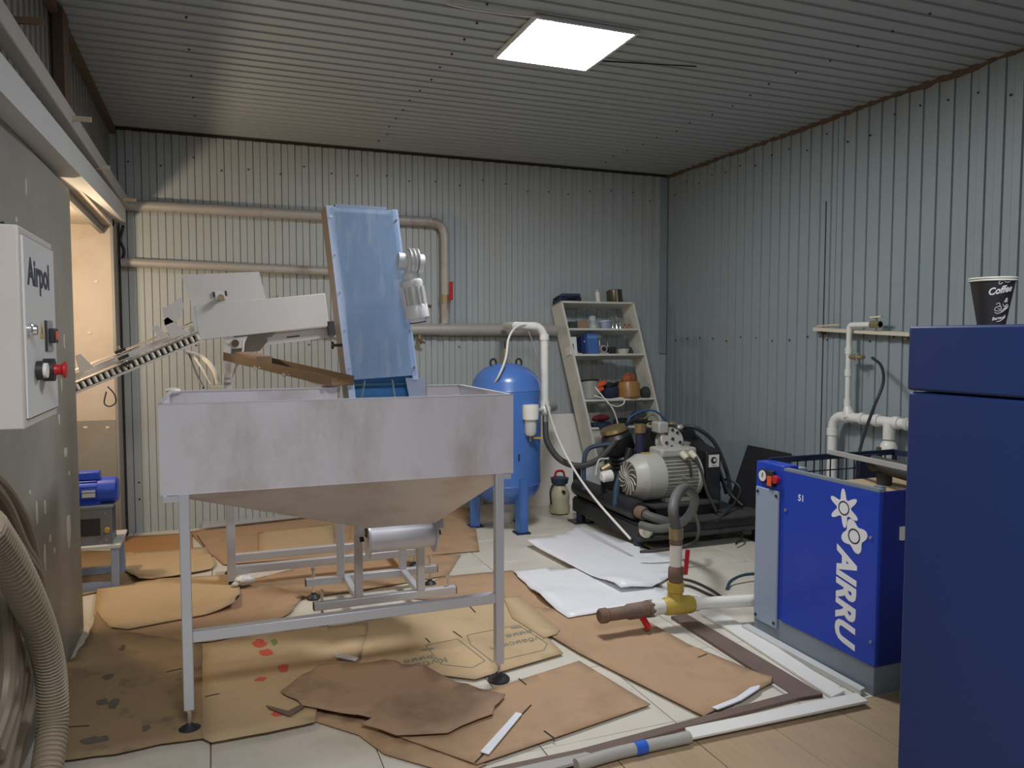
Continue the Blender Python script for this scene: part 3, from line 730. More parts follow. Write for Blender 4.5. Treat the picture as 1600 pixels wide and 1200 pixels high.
cd = MB().tube([PY(928, 618, 6.3), PY(950, 624, 6.25), PY(972, 622, 6.22), PY(975, 630, 6.2), PY(965, 635, 6.2), PY(952, 632, 6.2)], .006).build('white_rope', M_ROPE); tag(cd, 'loop of white cord at the third shelf edge', 'cord')
# ------------------------------------------------------------------ stainless hopper in the foreground
HX0, HX1, HY0, HY1, HZ0, HZ1 = -.21, 1.28, 3.30, 4.12, .985, 1.345
hop = thing('hopper', 'large stainless steel hopper standing on tall square legs in the foreground', 'hopper', ((HX0 + HX1) / 2, (HY0 + HY1) / 2, 0))
T = .004
MB().bx(HX0, HX1, HY0, HY0 + T, HZ0, HZ1).build('front_panel', M_HOP, hop)
MB().bx(HX0, HX0 + T, HY0 + T, HY1, HZ0, HZ1).build('side_panel', M_HOP, hop)
MB().bx(HX1 - T, HX1, HY0 + T, HY1, HZ0, HZ1).build('side_panel', M_HOP, hop)
EX0, EX1 = .60, 1.09
MB().bx(HX0 + T, EX0, HY1 - T, HY1, HZ0, HZ1).build('back_panel', M_HOP, hop)
MB().bx(EX1, HX1 - T, HY1 - T, HY1, HZ0, HZ1).build('back_panel', M_HOP, hop)
def quad(p, nm, m, par, th=.004):
    o = MB().add(p, [[0, 1, 2, 3]]).build(nm, m, par, smooth=False)
    s = o.modifiers.new('thick', 'SOLIDIFY'); s.thickness = th; s.offset = 0
    return o
OX0, OX1, OY0, OY1, OZ = .71, 1.07, 3.90, 3.99, .635
rim = [Vector(p) for p in ((HX0 + .03, HY0, HZ0), (HX1, HY0, HZ0), (HX1, HY1, HZ0), (HX0 + .03, HY1, HZ0))]
out = [Vector(p) for p in ((OX0, OY0, OZ), (OX1, OY0, OZ), (OX1, OY1, OZ), (OX0, OY1, OZ))]
quad([rim[0], rim[1], out[1], out[0]], 'cone_panel', M_HOP, hop)
quad([rim[1], rim[2], out[2], out[1]], 'cone_panel', M_HOP, hop)
quad([rim[3], rim[0], out[0], out[3]], 'cone_panel', M_HOP, hop)
lip = MB()
for a, b in (((HX0, HY0 + .008, HZ1), (HX1, HY0 + .008, HZ1)), ((HX0 + .008, HY0, HZ1), (HX0 + .008, HY1, HZ1)), ((HX1 - .008, HY0, HZ1), (HX1 - .008, HY1, HZ1)),
             ((HX0, HY1 - .008, HZ1), (EX0, HY1 - .008, HZ1)), ((EX1, HY1 - .008, HZ1), (HX1, HY1 - .008, HZ1))):
    lip.bar(a, b, .018, .006)
lip.build('rim_lip', M_STEEL, hop)
MB().ball((HX0 + .02, HY1 - .03, HZ1 + .004), .03, (1.2, 1, .5)).build('corner_pad', M_WBOARD, hop)
LW = .04
def foot(x, y, par, ztop, r=.045, nm='levelling_foot'):
    o = MB().rev((x, y, 0), (x, y, .04), [(r, 0), (r, .25), (r * .8, .5), (r * .35, .8), (.012, 1)], 18).build(nm, M_BLACK, par)
    MB().cyl((x, y, .04), (x, y, ztop), .008, n=8).build('foot_rod', M_CHROME, o)
    MB().cyl((x, y, ztop - .02), (x, y, ztop - .006), .014, n=6).build('lock_nut', M_CHROME, o)
    return o
for x, y, zb in ((-.125, HY0 + .021, .10), (1.215, HY0 + .021, .085)):
    l_ = MB().bx(x - LW / 2, x + LW / 2, y - LW / 2, y + LW / 2, zb, HZ0 + .0).build('leg', M_STEEL, hop, bevel=.003)
    foot(x, y, l_, zb + .01, r=.052)
MB().bx(-.105, 1.195, HY0 + .005, HY0 + .045, .375, .42).build('cross_beam', M_STEEL, hop, bevel=.003)
for x in (-.17, 1.24):
    MB().bx(x - .03, x + .03, HY0 + .003, HY1 - .01, HZ0 - .03, HZ0 - .006).build('side_rail', M_STEEL, hop)
MB().bx(.44, .46, HY1 - .02, HY1 + .3, .95, .97).build('tie_bar', M_STEEL, hop)
MB().bx(1.10, 1.12, HY1 - .02, HY1 + .3, .95, .97).build('tie_bar', M_STEEL, hop)

# ------------------------------------------------------------------ cap elevator rising out of the hopper
ev = thing('cap_elevator', 'tall inclined belt elevator with blue film cover rising out of the hopper', 'elevator', (.85, 4.4, 0))
e_bl = PY(572, 846, 4.05); e_tl = PY(509, 321, 4.24)
ax = (e_tl - e_bl); EL = ax.length; ew = .388
E_ = frame(e_bl, (1, 0, .0), ax)
# E_ local: x across, y up the belt, z toward the camera
ux = Vector((1, 0, 0)); vy = ax.normalized(); ux = (ux - vy * ux.dot(vy)).normalized()
ux = Vector((1, 0, 0))
E_ = Matrix((ux, vy, Vector((0, -1, 0)))).transposed().to_4x4(); E_.translation = e_bl
def lb(x0, x1, y0, y1, z0, z1): return MB().bx(x0, x1, y0, y1, z0, z1, E_)
y_lo = (.78)          # just under the hopper rim
lb(0, .012, .02, EL, -.20, .0).build('side_plate', M_RAMP, ev)
lb(ew - .012, ew, .02, EL, -.20, .0).build('side_plate', M_STEEL, ev)
MB().prism([(.0, .60), (.035, .60), (.04, EL), (.0, EL)], E_, .001, .006).build('front_flange', M_FLANGE, ev)
MB().prism([(ew - .03, .86), (ew, .86), (ew, EL), (ew - .03, EL)], E_, .001, .006).build('front_flange', M_FLANGE, ev)
lb(.014, ew - .014, .10, EL - .02, -.10, -.09).build('belt', M_BELT, ev)
for k in range(17):
    yy = .30 + k * .088
    if yy < EL - .04: lb(.03, ew - .03, yy, yy + .014, -.09, -.045).build('cleat', M_TEAL, ev)
MB().prism([(.03, .865), (ew - .005, .885), (ew - .012, EL - .006), (.03, EL - .006)], E_, .007, .010).build('film_cover', M_FILM, ev)
lb(.05, ew - .06, EL - .01, EL + .012, -.18, .0).build('top_cap', M_GREYBLUE, ev)
lb(.012, ew - .012, EL - .03, EL - .004, -.2, -.0).build('top_plate', M_STEEL, ev)
lb(.012, ew - .012, .55, EL - .03, -.2, -.19).build('back_plate', M_STEEL, ev)
MB().prism([(ew - .06, .74), (ew - .012, .70), (ew + .03, .80), (ew + .03, .87), (ew - .07, .87)], E_, -.005, .004).build('corner_bracket', M_GREYBLUE, ev)
for k in range(6):
    yy = .72 + k * (EL - .78) / 5
    for xx in (.018, ew - .016):
        c0 = E_ @ Vector((xx, yy if yy > .9 or xx < .1 else .93, .006)); c1 = E_ @ Vector((xx, yy if yy > .9 or xx < .1 else .93, .014))
        MB().cyl(c0, c1, .006, n=8).build('screw', M_CHROME, ev)
MB().cyl(E_ @ Vector((-.001, 1.05, -.05)), E_ @ Vector((-.04, 1.05, -.05)), .008, n=8).build('latch_knob', M_BLACK, ev)
MB().cyl(E_ @ Vector((-.04, 1.05, -.05)), E_ @ Vector((-.052, 1.05, -.05)), .02, n=12).build('latch_head', M_BLACK, ev)
# acrylic pocket at the foot
quad([E_ @ Vector(p) for p in ((.05, .68, -.08), (.10, .86, -.04), (.10, .86, -.01), (.05, .68, -.03))], 'clear_guide', M_GLASS, ev, .003)
quad([E_ @ Vector(p) for p in ((.26, .68, -.08), (.25, .86, -.04), (.25, .86, -.01), (.26, .68, -.03))], 'clear_guide', M_GLASS, ev, .003)
# return drum under the hopper
d0 = E_ @ Vector((.012, 0, -.02)); d1 = E_ @ Vector((ew - .012, 0, -.02))
dx = (d1 - d0).normalized()
MB().cyl(d0, d1, .068, n=28).build('drum', mat('white_drum', (.66, .66, .70), .4), ev)
for p in (d0, d1):
    MB().cyl(p - dx * .006, p + dx * .006, .096, n=28).build('drum_flange', M_STEEL, ev)
    sgn = -1 if p is d0 else 1
    MB().bar(p + dx * (.035 * sgn) + vy * .11, p + dx * (.035 * sgn) + vy * .03, .05, .05, up=(0, 1, 0)).build('bearing_block', M_STEEL, ev, bevel=.004)
    MB().cyl(p + dx * (.03 * sgn) + vy * .02, p + dx * (.03 * sgn) - vy * .005, .012, n=8).build('bearing_bolt', M_BLACK, ev)
# gear motor on the right of the head
g0 = PY(630, 408, 4.06); g1 = PY(655, 411, 4.06); gm = PY(641, 408, 4.06)
MB().rev(g0 - Vector((.03, 0, 0)), g1 + Vector((.02, 0, -.004)), [(.045, 0), (.045, .3), (.062, .34), (.062, .72), (.05, .76), (.05, 1)], 20).build('gearbox', M_WMOT, ev)
for k in range(3):
    c = gm + Vector((-.01 + k * .022, 0, 0)); MB().cyl(c, c + Vector((.006, 0, 0)), .068, n=20).build('gearbox_fin', M_ALU, ev)
q0 = PY(640, 425, 4.06); q1 = PY(653, 503, 4.06)
MB().rev(q0, q1, [(.035, 0), (.045, .05), (.045, .14), (.058, .18), (.06, .24), (.056, .3)], 20).build('motor_neck', M_WMOT, ev)
q2 = q0.lerp(q1, .3); q3 = q0.lerp(q1, .72)
MB().cyl(q2, q3, .056, n=20).build('motor_body', M_ALU, ev)
dm = (q1 - q0).normalized(); xm = dm.cross(Vector((0, 1, 0))).normalized()
for k in range(12):
    an = math.radians(15 + k * 30); rd = xm * math.cos(an) + dm.cross(xm) * math.sin(an)
    MB().bar(q2 + rd * .058, q3 + rd * .058, .006, .016, up=rd).build('cooling_fin', M_WMOT, ev)
MB().rev(q0.lerp(q1, .66), q1, [(.062, 0), (.066, .1), (.066, .75), (.05, .9), (.048, 1)], 20).build('fan_cowl', M_WMOT, ev)
MB().rev(q1, q1 + dm * .006, [(.045, 0), (.045, 1)], 20).build('fan_grille', M_RUBBER, ev)
MB().bar(q3 + Vector((.05, 0, .01)), q3 + Vector((.085, 0, .01)), .02, .018).build('cable_gland', M_RUST, ev)
# stand
YR0, YR1 = 4.35, 4.80
rails = {}
for Yr, xa, xb in ((YR0, .49, 1.315), (YR1, .495, 1.325)):
    r_ = MB().bx(xa, xb, Yr - .022, Yr + .022, .085, .13).build('base_rail', M_STEEL, ev, bevel=.003)
    for x in (xa, xb): MB().bx(x - .004, x + .004, Yr - .021, Yr + .021, .087, .128).build('end_cap', M_BLACK, r_)
    for x in (xa + .045, xb - .045): foot(x, Yr, ev, .20, r=.04)
for Yr, px_l, px_r in ((YR0, 560, 657), (YR1, 532, 629)):
    for q in (px_l, px_r):
        x = PY(q, 880, Yr).x
        MB().bx(x - .022, x + .022, Yr - .022, Yr + .022, .13, .98).build('upright', M_STEEL, ev, bevel=.003)
xl_ = PY(560, 880, YR0).x; xr_ = PY(657, 880, YR0).x
for x in (xl_, xr_):
    MB().bx(x - .018, x + .018, YR0 + .022, YR1 - .022, .088, .127).build('cross_rail', M_STEEL, ev, bevel=.003)
MB().bx(xl_ - .02, xr_ + .02, 4.22, 4.34, .90, .94).build('head_bracket', M_STEEL, ev)
# ------------------------------------------------------------------ cap orienter: tilted white box on a post
orr = thing('cap_orienter', 'tilted off-white sorting box on a post behind the hopper', 'machine', (.07, 5.25, 0))
o0 = Vector((-.085, 5.10, 1.592)); ox = Vector((.78, 0, .092)).normalized()
O_ = frame(o0, ox, (0, 0, 1))
def ob(x0, x1, y0, y1, z0, z1): return MB().bx(x0, x1, y0, y1, z0, z1, O_)
ob(0, .79, 0, .213, -.30, 0).build('housing', M_WHITEP, orr, bevel=.004)
ob(-.018, -.0, .0, .23, -.30, .002).build('end_plate', M_WHITEP, orr)
MB().prism([(-.01, .214), (.425, .214), (.405, .385), (-.045, .405)], O_, -.022, -.012).build('hinged_flap', M_WHITEP, orr)
ob(.0, .41, .214, .36, -.25, -.24).build('rear_flap', M_WHITEP, orr)
ob(.13, .19, .235, .285, -.012, -.004).build('knob_plate', M_STEEL, orr)
for q in (.123, .193): ob(q - .006, q + .006, .255, .285, -.012, -.002).build('slot', M_BLACK, orr)
MB().rev(O_ @ Vector((.16, .25, -.006)), O_ @ Vector((.16, .245, .05)), [(.017, 0), (.017, .7), (.02, .72), (.02, 1)], 14).build('clamp_knob', M_BRASS, orr)
for q in (.40, .03): MB().cyl(O_ @ Vector((q, .216, -.03)), O_ @ Vector((q, .232, -.03)), .008, n=8).build('hinge_pin', M_CHROME, orr)
for q in (.46, .48, .5): MB().ball(O_ @ Vector((q, .22, -.05)), .009, nu=8, nv=5).build('wire_nut', M_CHROME, orr)
ob(.40, .84, -.075, -.005, -.06, -.045).build('lower_rail', M_WHITEP, orr)
ob(.52, .60, -.045, -.037, -.045, -.043).build('rail_slot', M_BLACK, orr)
ob(.78, .83, -.06, .03, -.05, .0).build('rail_end', M_RUBBER, orr)
fn = [PY(367, 523, 5.12), PY(432, 517, 5.12), PY(406, 548, 5.2), PY(360, 556, 5.2)]
MB().hexa([fn[3], fn[2], fn[2] + Vector((0, .16, 0)), fn[3] + Vector((0, .16, 0)), fn[0], fn[1], fn[1] + Vector((0, .26, 0)), fn[0] + Vector((0, .26, 0))]).build('funnel', mat('funnel_grey', (.26, .26, .25), .4, .3), orr)
MB().prism([(.14, -.005), (.285, -.005), (.245, -.075), (.185, -.075)], O_, -.02, -.01).build('pivot_plate', M_WHITEP, orr)
MB().cyl(O_ @ Vector((.205, -.04, -.01)), O_ @ Vector((.205, -.04, .008)), .022, n=14).build('pivot_bolt', M_RUST, orr)
MB().bx(.055, .095, 5.10, 5.14, 1.36, 1.56).build('post_head', M_WHITEP, orr)
pst = MB().bx(.048, .102, 5.19, 5.245, .045, 1.38).build('post', M_STEEL, orr, bevel=.003)
MB().bx(.05, .10, 5.13, 5.2, 1.33, 1.38).build('post_clamp', M_STEEL, orr)
MB().bx(.055, .095, 5.195, 5.24, 0, .045).build('post_foot', M_BLACK, orr)
MB().bx(.10, 1.32, 5.20, 5.245, .085, .135).build('base_beam', M_STEEL, orr, bevel=.003)
MB().bx(.055, 1.20, 5.50, 5.545, .085, .135).build('base_beam', M_STEEL, orr, bevel=.003)
MB().bx(.055, .095, 5.245, 5.50, .09, .13).build('base_link', M_STEEL, orr)
MB().bx(1.16, 1.20, 5.245, 5.50, .09, .13).build('base_link', M_STEEL, orr)
for x, y in ((1.28, 5.22), (1.18, 5.52), (.075, 5.52)): foot(x, y, orr, .16, r=.04)
MB().bx(1.29, 1.33, 5.19, 5.25, .085, .30).build('short_post', M_STEEL, orr)
cbl = MB().tube([PY(381, 530, 5.08), PY(378, 555, 5.05), PY(368, 575, 5.05), PY(362, 590, 5.05)], .006, n=6).build('cable', M_ROPE, orr)

# reject chute from the box back down into the hopper
ca, cb_ = PY(366, 562, 5.02), PY(535, 602, 4.04)
ch = thing('reject_chute', 'stainless chute with painted brown reflection sloping from the white box down into the hopper', 'chute', (ca + cb_) / 2 - Vector((0, 0, .1)))
cdv = (cb_ - ca).normalized(); cs = cdv.cross(Vector((0, 0, 1))).normalized(); cu_ = cs.cross(cdv)
MB().bar(ca, cb_, .14, .004).build('chute_floor', M_RAMP, ch)
MB().bar(ca + cs * .07 + cu_ * .022, cb_ + cs * .07 + cu_ * .022, .004, .05).build('chute_side', M_RAMP, ch)
MB().bar(ca - cs * .07 + cu_ * .022, cb_ - cs * .07 + cu_ * .022, .004, .05).build('chute_side', M_RAMP, ch)
MB().bar(cb_ - cu_ * .03 - cdv * .22, cb_ - cu_ * .03 - cdv * .10, .12, .05).build('chute_box', M_STEEL, ch)
for f_ in (.35, .62):
    p = ca.lerp(cb_, f_) + cs * .075; MB().cyl(p, p + cs * .012, .012, n=10).build('chute_bolt', M_CHROME, ch)
p = ca.lerp(cb_, .2); MB().bar(p + cu_ * .04 - cdv * .12, p + cu_ * .04 + cdv * .12, .1, .04).build('chute_liner', M_BROWNBOX, ch)

# ------------------------------------------------------------------ inclined cap rail running off to the left
ra, rb = PY(308, 514, 5.12), PY(108, 596, 5.12)
rb = ra + (rb - ra) * 1.25
rl = thing('cap_rail', 'inclined white guide rail of caps sloping down to the left opening', 'rail', (ra + rb) / 2 - Vector((0, 0, .1)))
rd = (rb - ra).normalized(); ru = Vector((0, 0, 1)) - rd * rd.z; ru.normalize()
MB().bar(ra + ru * .01, rb + ru * .01, .02, .036, up=ru).build('guide_plate', M_WHITEP, rl)
MB().tube([ra + ru * .045 + Vector((0, .03, 0)), rb + ru * .045 + Vector((0, .03, 0))], .007, n=8, sm=0).build('guide_rod', M_CHROME, rl)
MB().tube([ra - ru * .022 - Vector((0, .03, 0)), rb - ru * .022 - Vector((0, .03, 0))], .007, n=8, sm=0).build('guide_rod', M_CHROME, rl)
MB().bar(ra - ru * .075, rb - ru * .075, .05, .014, up=ru).build('bottom_strip', M_WHITEP, rl)
MB().bar(ra - ru * .045 + Vector((0, .02, 0)), rb - ru * .045 + Vector((0, .02, 0)), .01, .05, up=ru).build('back_strip', M_RUBBER, rl)
LR = (rb - ra).length
n_ = int(LR / .034)
cap0 = None
for k in range(n_):
    p = ra + rd * (.02 + k * .034)
    if cap0 is None:
        cap0 = MB().cyl(p - ru * .065 - Vector((0, .022, 0)), p - ru * .028 - Vector((0, .022, 0)), .011, n=10).build('bottle_cap', M_ALU, rl); cp = p
    else: part(cap0, rl, p - cp)
MB().prism([(0, 0), (.10, 0), (.035, .13), (.0, .12)], frame(ra + rd * .155 + ru * .0 - Vector((0, .03, 0)), -rd, ru), -.004, .004).build('bracket', M_WHITEP, rl)
MB().prism([(0, 0), (.09, 0), (.15, .07), (.15, .12), (.06, .1), (.03, .1)], frame(ra + rd * .155 + ru * .09 - Vector((0, .03, 0)), -rd, ru), -.004, .004).build('bracket', M_WHITEP, rl)
MB().prism([(0, 0), (.08, 0), (.05, .10), (.02, .10)], frame(ra + rd * (LR * .72) + ru * .02 - Vector((0, .03, 0)), -rd, ru), -.004, .004).build('bracket', M_WHITEP, rl)
MB().prism([(0, 0), (.04, 0), (.02, .09), (-.02, .09)], frame(ra + rd * (LR * .22) + ru * .02 - Vector((0, .03, 0)), -rd, ru), -.004, .004).build('bracket', M_WHITEP, rl)
pc = ra + rd * (LR * .46) - Vector((0, .04, 0))
for dz in (-.03, .01, .05):
    MB().bar(pc + ru * dz - rd * .03, pc + ru * dz + rd * .03, .018, .018, up=ru).build('clamp', M_BLACK, rl)
MB().cyl(pc + ru * .08, pc - ru * .05, .007, n=8).build('clamp_rod', M_CHROME, rl)
MB().tube([PY(168, 604, 5.08), PY(178, 615, 5.08), PY(181, 628, 5.08), PY(172, 635, 5.08), PY(163, 630, 5.08), PY(166, 612, 5.08)], .004, n=5).build('cable_loop', M_BLACK, rl)
w = MB().tube([PY(292, 550, 5.1), PY(318, 560, 5.0), PY(335, 580, 4.7), PY(341, 602, 4.3)], .013).build('white_conduit', M_ROPE); tag(w, 'white flexible conduit arching from the cap rail down to the hopper', 'conduit')
w = MB().tube([PY(295, 552, 5.1), PY(305, 580, 4.8), PY(318, 606, 4.3)], .006, n=6).build('black_cable', M_BLACK); tag(w, 'thin black cable hanging from the cap rail behind the hopper', 'cable')
w = MB().tube([PY(300, 553, 5.1), PY(315, 575, 4.8), PY(330, 601, 4.3)], .006, n=6).build('white_cable', M_ROPE); tag(w, 'thin white cable beside the conduit behind the hopper', 'cable')
jb = PY(338, 607, 4.25)
j = thing('junction_box', 'small cream junction box behind the left hopper rim', 'box', (jb.x, jb.y, jb.z - .04))
MB().bx(jb.x - .035, jb.x + .035, jb.y - .02, jb.y + .02, jb.z - .04, jb.z + .015).build('box_body', M_CREAM, j, bevel=.004); MB().bx(jb.x - .03, jb.x + .03, jb.y - .024, jb.y - .02, jb.z - .035, jb.z + .01).build('box_lid', M_CREAM, j)
MB().bx(jb.x - .012, jb.x + .012, HY1, jb.y + .01, jb.z - .09, jb.z - .04).build('box_bracket', M_STEEL, j)

# ------------------------------------------------------------------ control box on the left wall
BX = -.45
y0, y1, z0, z1 = 2.25, 2.68, 1.372, 1.885
cbx = thing('control_box', 'light grey electrical control box with red stop button on the left wall', 'control box', (XL, (y0 + y1) / 2, z0))
MB().bx(XL, BX, y0, y1, z0, z1).build('enclosure', mat('warm_grey_enclosure', (.56, .52, .47), .45), cbx, bevel=.004)
MB().bx(BX, BX + .006, y0 + .022, y1 - .012, z0 + .025, z1 - .022).build('door', M_BOX, cbx, bevel=.001, seg=1)
for zz in (z0 + .022, z1 - .0235): MB().bx(BX, BX + .003, y0 + .03, y1 - .012, zz, zz + .004).build('door_gap', M_BLACK, cbx)
XD = BX + .0065
def onbox(x, y): return PX(x, y, XD)
vs, fs = text_geo('Airpol', .098, offset=.003, extrude=.0004, xscale=1.12)
c = onbox(61, 431); m = frame(c, (0, 1, 0), (0, 0, 1))
MB().add([m @ v for v in vs], fs).build('lettering', M_INK, cbx, smooth=False)
c = onbox(46, 515); MB().rev(c, c + Vector((.018, 0, 0)), [(.018, 0), (.018, .4), (.014, .6), (.013, 1)], 14).build('door_lock', M_CHROME, cbx); MB().bx(c.x + .017, c.x + .0185, c.y - .002, c.y + .002, c.z - .01, c.z + .01).build('key_slot', M_BLACK, cbx)
c = onbox(65, 516); m = frame(c, (0, 1, 0), (0, 0, 1))
MB().prism([(-.025, -.022), (.025, -.022), (0, .024)], m, 0, .001).build('warning_sign', M_YELLOW, cbx); MB().prism([(-.003, -.010), (.003, -.010), (.003, .008), (-.003, .008)], m, .001, .0015).build('warning_bolt', M_BLACK, cbx)
c = onbox(76, 524); MB().bx(c.x, c.x + .004, c.y - .045, c.y + .045, c.z - .045, c.z + .042).build('switch_plate', mat('switch_plate_grey', (.35, .36, .37), .4, .3), cbx); MB().bx(c.x, c.x + .005, c.y - .05, c.y - .043, c.z - .045, c.z + .042).build('switch_edge', M_BLACK, cbx)
MB().bx(c.x + .004, c.x + .02, c.y - .02, c.y + .03, c.z - .022, c.z + .02).build('rocker_switch', M_BLACK, cbx, bevel=.003); MB().bx(c.x + .02, c.x + .023, c.y - .01, c.y + .02, c.z - .012, c.z + .012).build('rocker_lamp', M_ORANGE, cbx)
c = onbox(58, 579); MB().cyl(c, c + Vector((.016, 0, 0)), .026, n=18).build('button_ring', M_BLACK, cbx); MB().cyl(c + Vector((.016, 0, 0)), c + Vector((.025, 0, 0)), .02, n=18).build('white_button', M_WBOARD, cbx)
c = onbox(70, 578); c2 = onbox(69, 578)
MB().cyl(c2, c2 + Vector((.026, 0, 0)), .032, n=20).build('stop_base', M_BLACK, cbx); MB().rev(c2 + Vector((.026, 0, 0)), c2 + Vector((.056, 0, 0)), [(.016, 0), (.014, .4), (.016, .6), (.023, .75), (.023, .95), (.018, 1)], 20).build('stop_button', M_RED, cbx)
MB().cyl(PY(0, 354, 2.5), PY(8, 352, 2.5), .012, n=8).build('cable_gland', M_BLACK, cbx)

# ------------------------------------------------------------------ hoses hanging on the left wall
def hose(pix, X, r, m, label, ribs=False, name='hose'):
    pts = [PX(x, y, X) for x, y in pix]
    if ribs:
        o = MB().tube(pts, r, n=14, sm=44, rf=lambda i: 1.0 + .055 * (1 if (i // 2) % 2 else -1)).build(name, m)
    else: o = MB().tube(pts, r, n=10, sm=8).build(name, m)
    tag(o, label, 'hose', 'hoses hanging on the left wall'); return o
hose([(-25, 820), (10, 872), (45, 940), (68, 1000), (80, 1060), (82, 1130), (72, 1215)], -.46, .040, M_HOSEB, 'thick beige ribbed hose curving down in front of the grey wall', True, 'ribbed_hose')
hose([(-20, 738), (12, 770), (40, 820), (56, 880), (70, 945), (69, 985)], -.56, .017, M_HOSEC, 'thin brown hose uppermost in the bundle on the left wall')
hose([(-20, 752), (8, 790), (34, 850), (58, 890), (68, 935), (66, 990)], -.54, .019, M_HOSEC, 'second brown hose of the bundle crossing above the ribbed hose')
hose([(-20, 790), (12, 838), (40, 872), (60, 905), (66, 960)], -.53, .019, M_HOSEC, 'third brown hose of the bundle lying against the ribbed hose')
hose([(10, 880), (8, 960), (12, 1040), (4, 1110), (-12, 1160)], -.52, .021, M_HOSEC, 'leftmost brown hose hanging below the ribbed hose')
hose([(26, 915), (20, 985), (26, 1050), (18, 1110), (-5, 1180)], -.53, .020, M_HOSEC, 'brown hose bowing left beneath the ribbed hose')
hose([(42, 955), (36, 1020), (30, 1080), (14, 1150), (0, 1210)], -.53, .020, M_HOSEC, 'brown hose hanging in the middle beneath the ribbed hose')
hose([(58, 990), (52, 1050), (42, 1110), (24, 1170), (14, 1215)], -.54, .021, M_HOSEC, 'rightmost brown hose hanging beneath the ribbed hose')

# ------------------------------------------------------------------ small table and blue motor in the opening
tbl = thing('low_stand', 'low grey steel stand in the wall opening carrying a blue motor', 'stand', (-.85, 5.62, 0))
TZ = .285
MB().bx(-1.12, -.585, 5.42, 5.85, TZ - .012, TZ + .006).build('top_plate', M_BEAM, tbl)
for x in (-1.09, -.62):
    for y in (5.45, 5.82):
        MB().bx(x - .022, x + .022, y - .022, y + .022, 0, TZ - .012).build('leg', M_GREYBLUE, tbl, bevel=.003)
for y in (5.45, 5.82): MB().bx(-1.07, -.642, y - .02, y + .02, .01, .055).build('lower_rail', M_GREYBLUE, tbl)
mt = thing('electric_motor', 'bright blue electric motor on a dark grey gearbox in the opening', 'motor', (-.75, 5.6, TZ + .006))
gz = TZ + .006
MB().bx(-.95, -.632, 5.47, 5.485, gz, gz + .235).build('gear_plate', mat('gear_plate_grey', (.16, .165, .17), .5), mt)
MB().bx(-.95, -.632, 5.66, 5.675, gz, gz + .235).build('gear_plate', MATS['gear_plate_grey'], mt)
MB().bx(-.97, -.625, 5.465, 5.68, gz + .235, gz + .25).build('motor_plate', M_SKIRT, mt)
MB().bx(-.95, -.632, 5.485, 5.66, gz + .02, gz + .05).build('gear_tie', M_SKIRT, mt)
MB().bx(-.90, -.70, 5.468, 5.472, gz + .06, gz + .17).build('gear_window', M_BLACK, mt)
c = Vector((-.66, 5.466, gz + .095)); MB().cyl(c, c - Vector((0, .03, 0)), .016, n=12).build('yellow_button', M_YELLOW, mt)
for zz in (.03, .2): MB().cyl((-.67, 5.47, gz + zz), (-.67, 5.462, gz + zz), .008, n=8).build('bolt', M_CHROME, mt)
mz = gz + .25 + .085
MB().rev((-.86, 5.57, mz), (-.60, 5.57, mz), [(.06, 0), (.078, .06), (.078, .55), (.084, .56), (.084, .95), (.07, 1)], 28).build('motor_body', M_MOTBLUE, mt)
for k in range(14):
    an = math.radians(k * 360 / 14); rd_ = Vector((0, math.cos(an), math.sin(an)))
    MB().bar(Vector((-.84, 5.57, mz)) + rd_ * .08, Vector((-.72, 5.57, mz)) + rd_ * .08, .005, .014, up=rd_).build('cooling_fin', M_MOTBLUE, mt)
MB().bx(-.83, -.70, 5.52, 5.62, gz + .25, gz + .275).build('motor_foot', M_MOTBLUE, mt)
MB().bx(-.83, -.705, 5.52, 5.62, mz + .075, mz + .125).build('terminal_box', M_MOTBLUE, mt, bevel=.006)
MB().bx(-.80, -.725, 5.484, 5.488, mz - .03, mz + .015).build('name_plate', M_BEAM, mt)
MB().bar((-.865, 5.50, mz - .09), (-.865, 5.50, mz + .08), .012, .012).build('white_strap', M_WBOARD, mt)

# ------------------------------------------------------------------ old piston compressor by the corner
cp_ = thing('piston_compressor', 'black piston compressor with grey electric motor in the far right corner', 'compressor', (3.5, 5.5, 0))
fr = MB()
CX0, CX1, CY0, CY1 = 2.97, 4.02, 4.98, 6.12
for (a, b) in (((CX0, CY0, .14), (CX0, CY1, .14)), ((CX1, CY0, .14), (CX1, CY1, .14)), ((CX0 - .03, CY0, .14), (CX1 + .03, CY0, .14)), ((CX0, CY1, .14), (CX1, CY1, .14)), ((CX0, 5.5, .14), (CX1, 5.5, .14))):
    MB().bar(a, b, .07, .11).build('frame_rail', M_BLACKF, cp_, bevel=.004)
MB().bx(CX0 - .02, CX1 + .02, CY0 + .03, CY1, .195, .21).build('deck', M_BLACKF, cp_)
for x, y in ((CX0, CY0 + .05), (CX1 + .02, CY0 + .02), (CX0, CY1 - .1), (CX1, CY1 - .1)):
    MB().bx(x - .09, x + .09, y - .08, y + .08, 0, .012).build('foot_plate', M_BLACKF, cp_); MB().cyl((x, y, .012), (x, y, .09), .04, n=12).build('rubber_mount', M_NAVYD, cp_)
MB().bx(CX0 - .06, CX1 + .10, CY0 - .06, CY0 - .035, .10, .125).build('front_bar', M_RUBBER, cp_)
MB().bx(3.50, CX1 + .06, CY0 - .04, CY0 + .12, .10, .20).build('front_box', M_BLACKF, cp_, bevel=.004)
MB().bx(3.36, CX1 + .08, CY0 - .05, CY0 + .2, .20, .215).build('front_shelf', M_RUBBER, cp_)
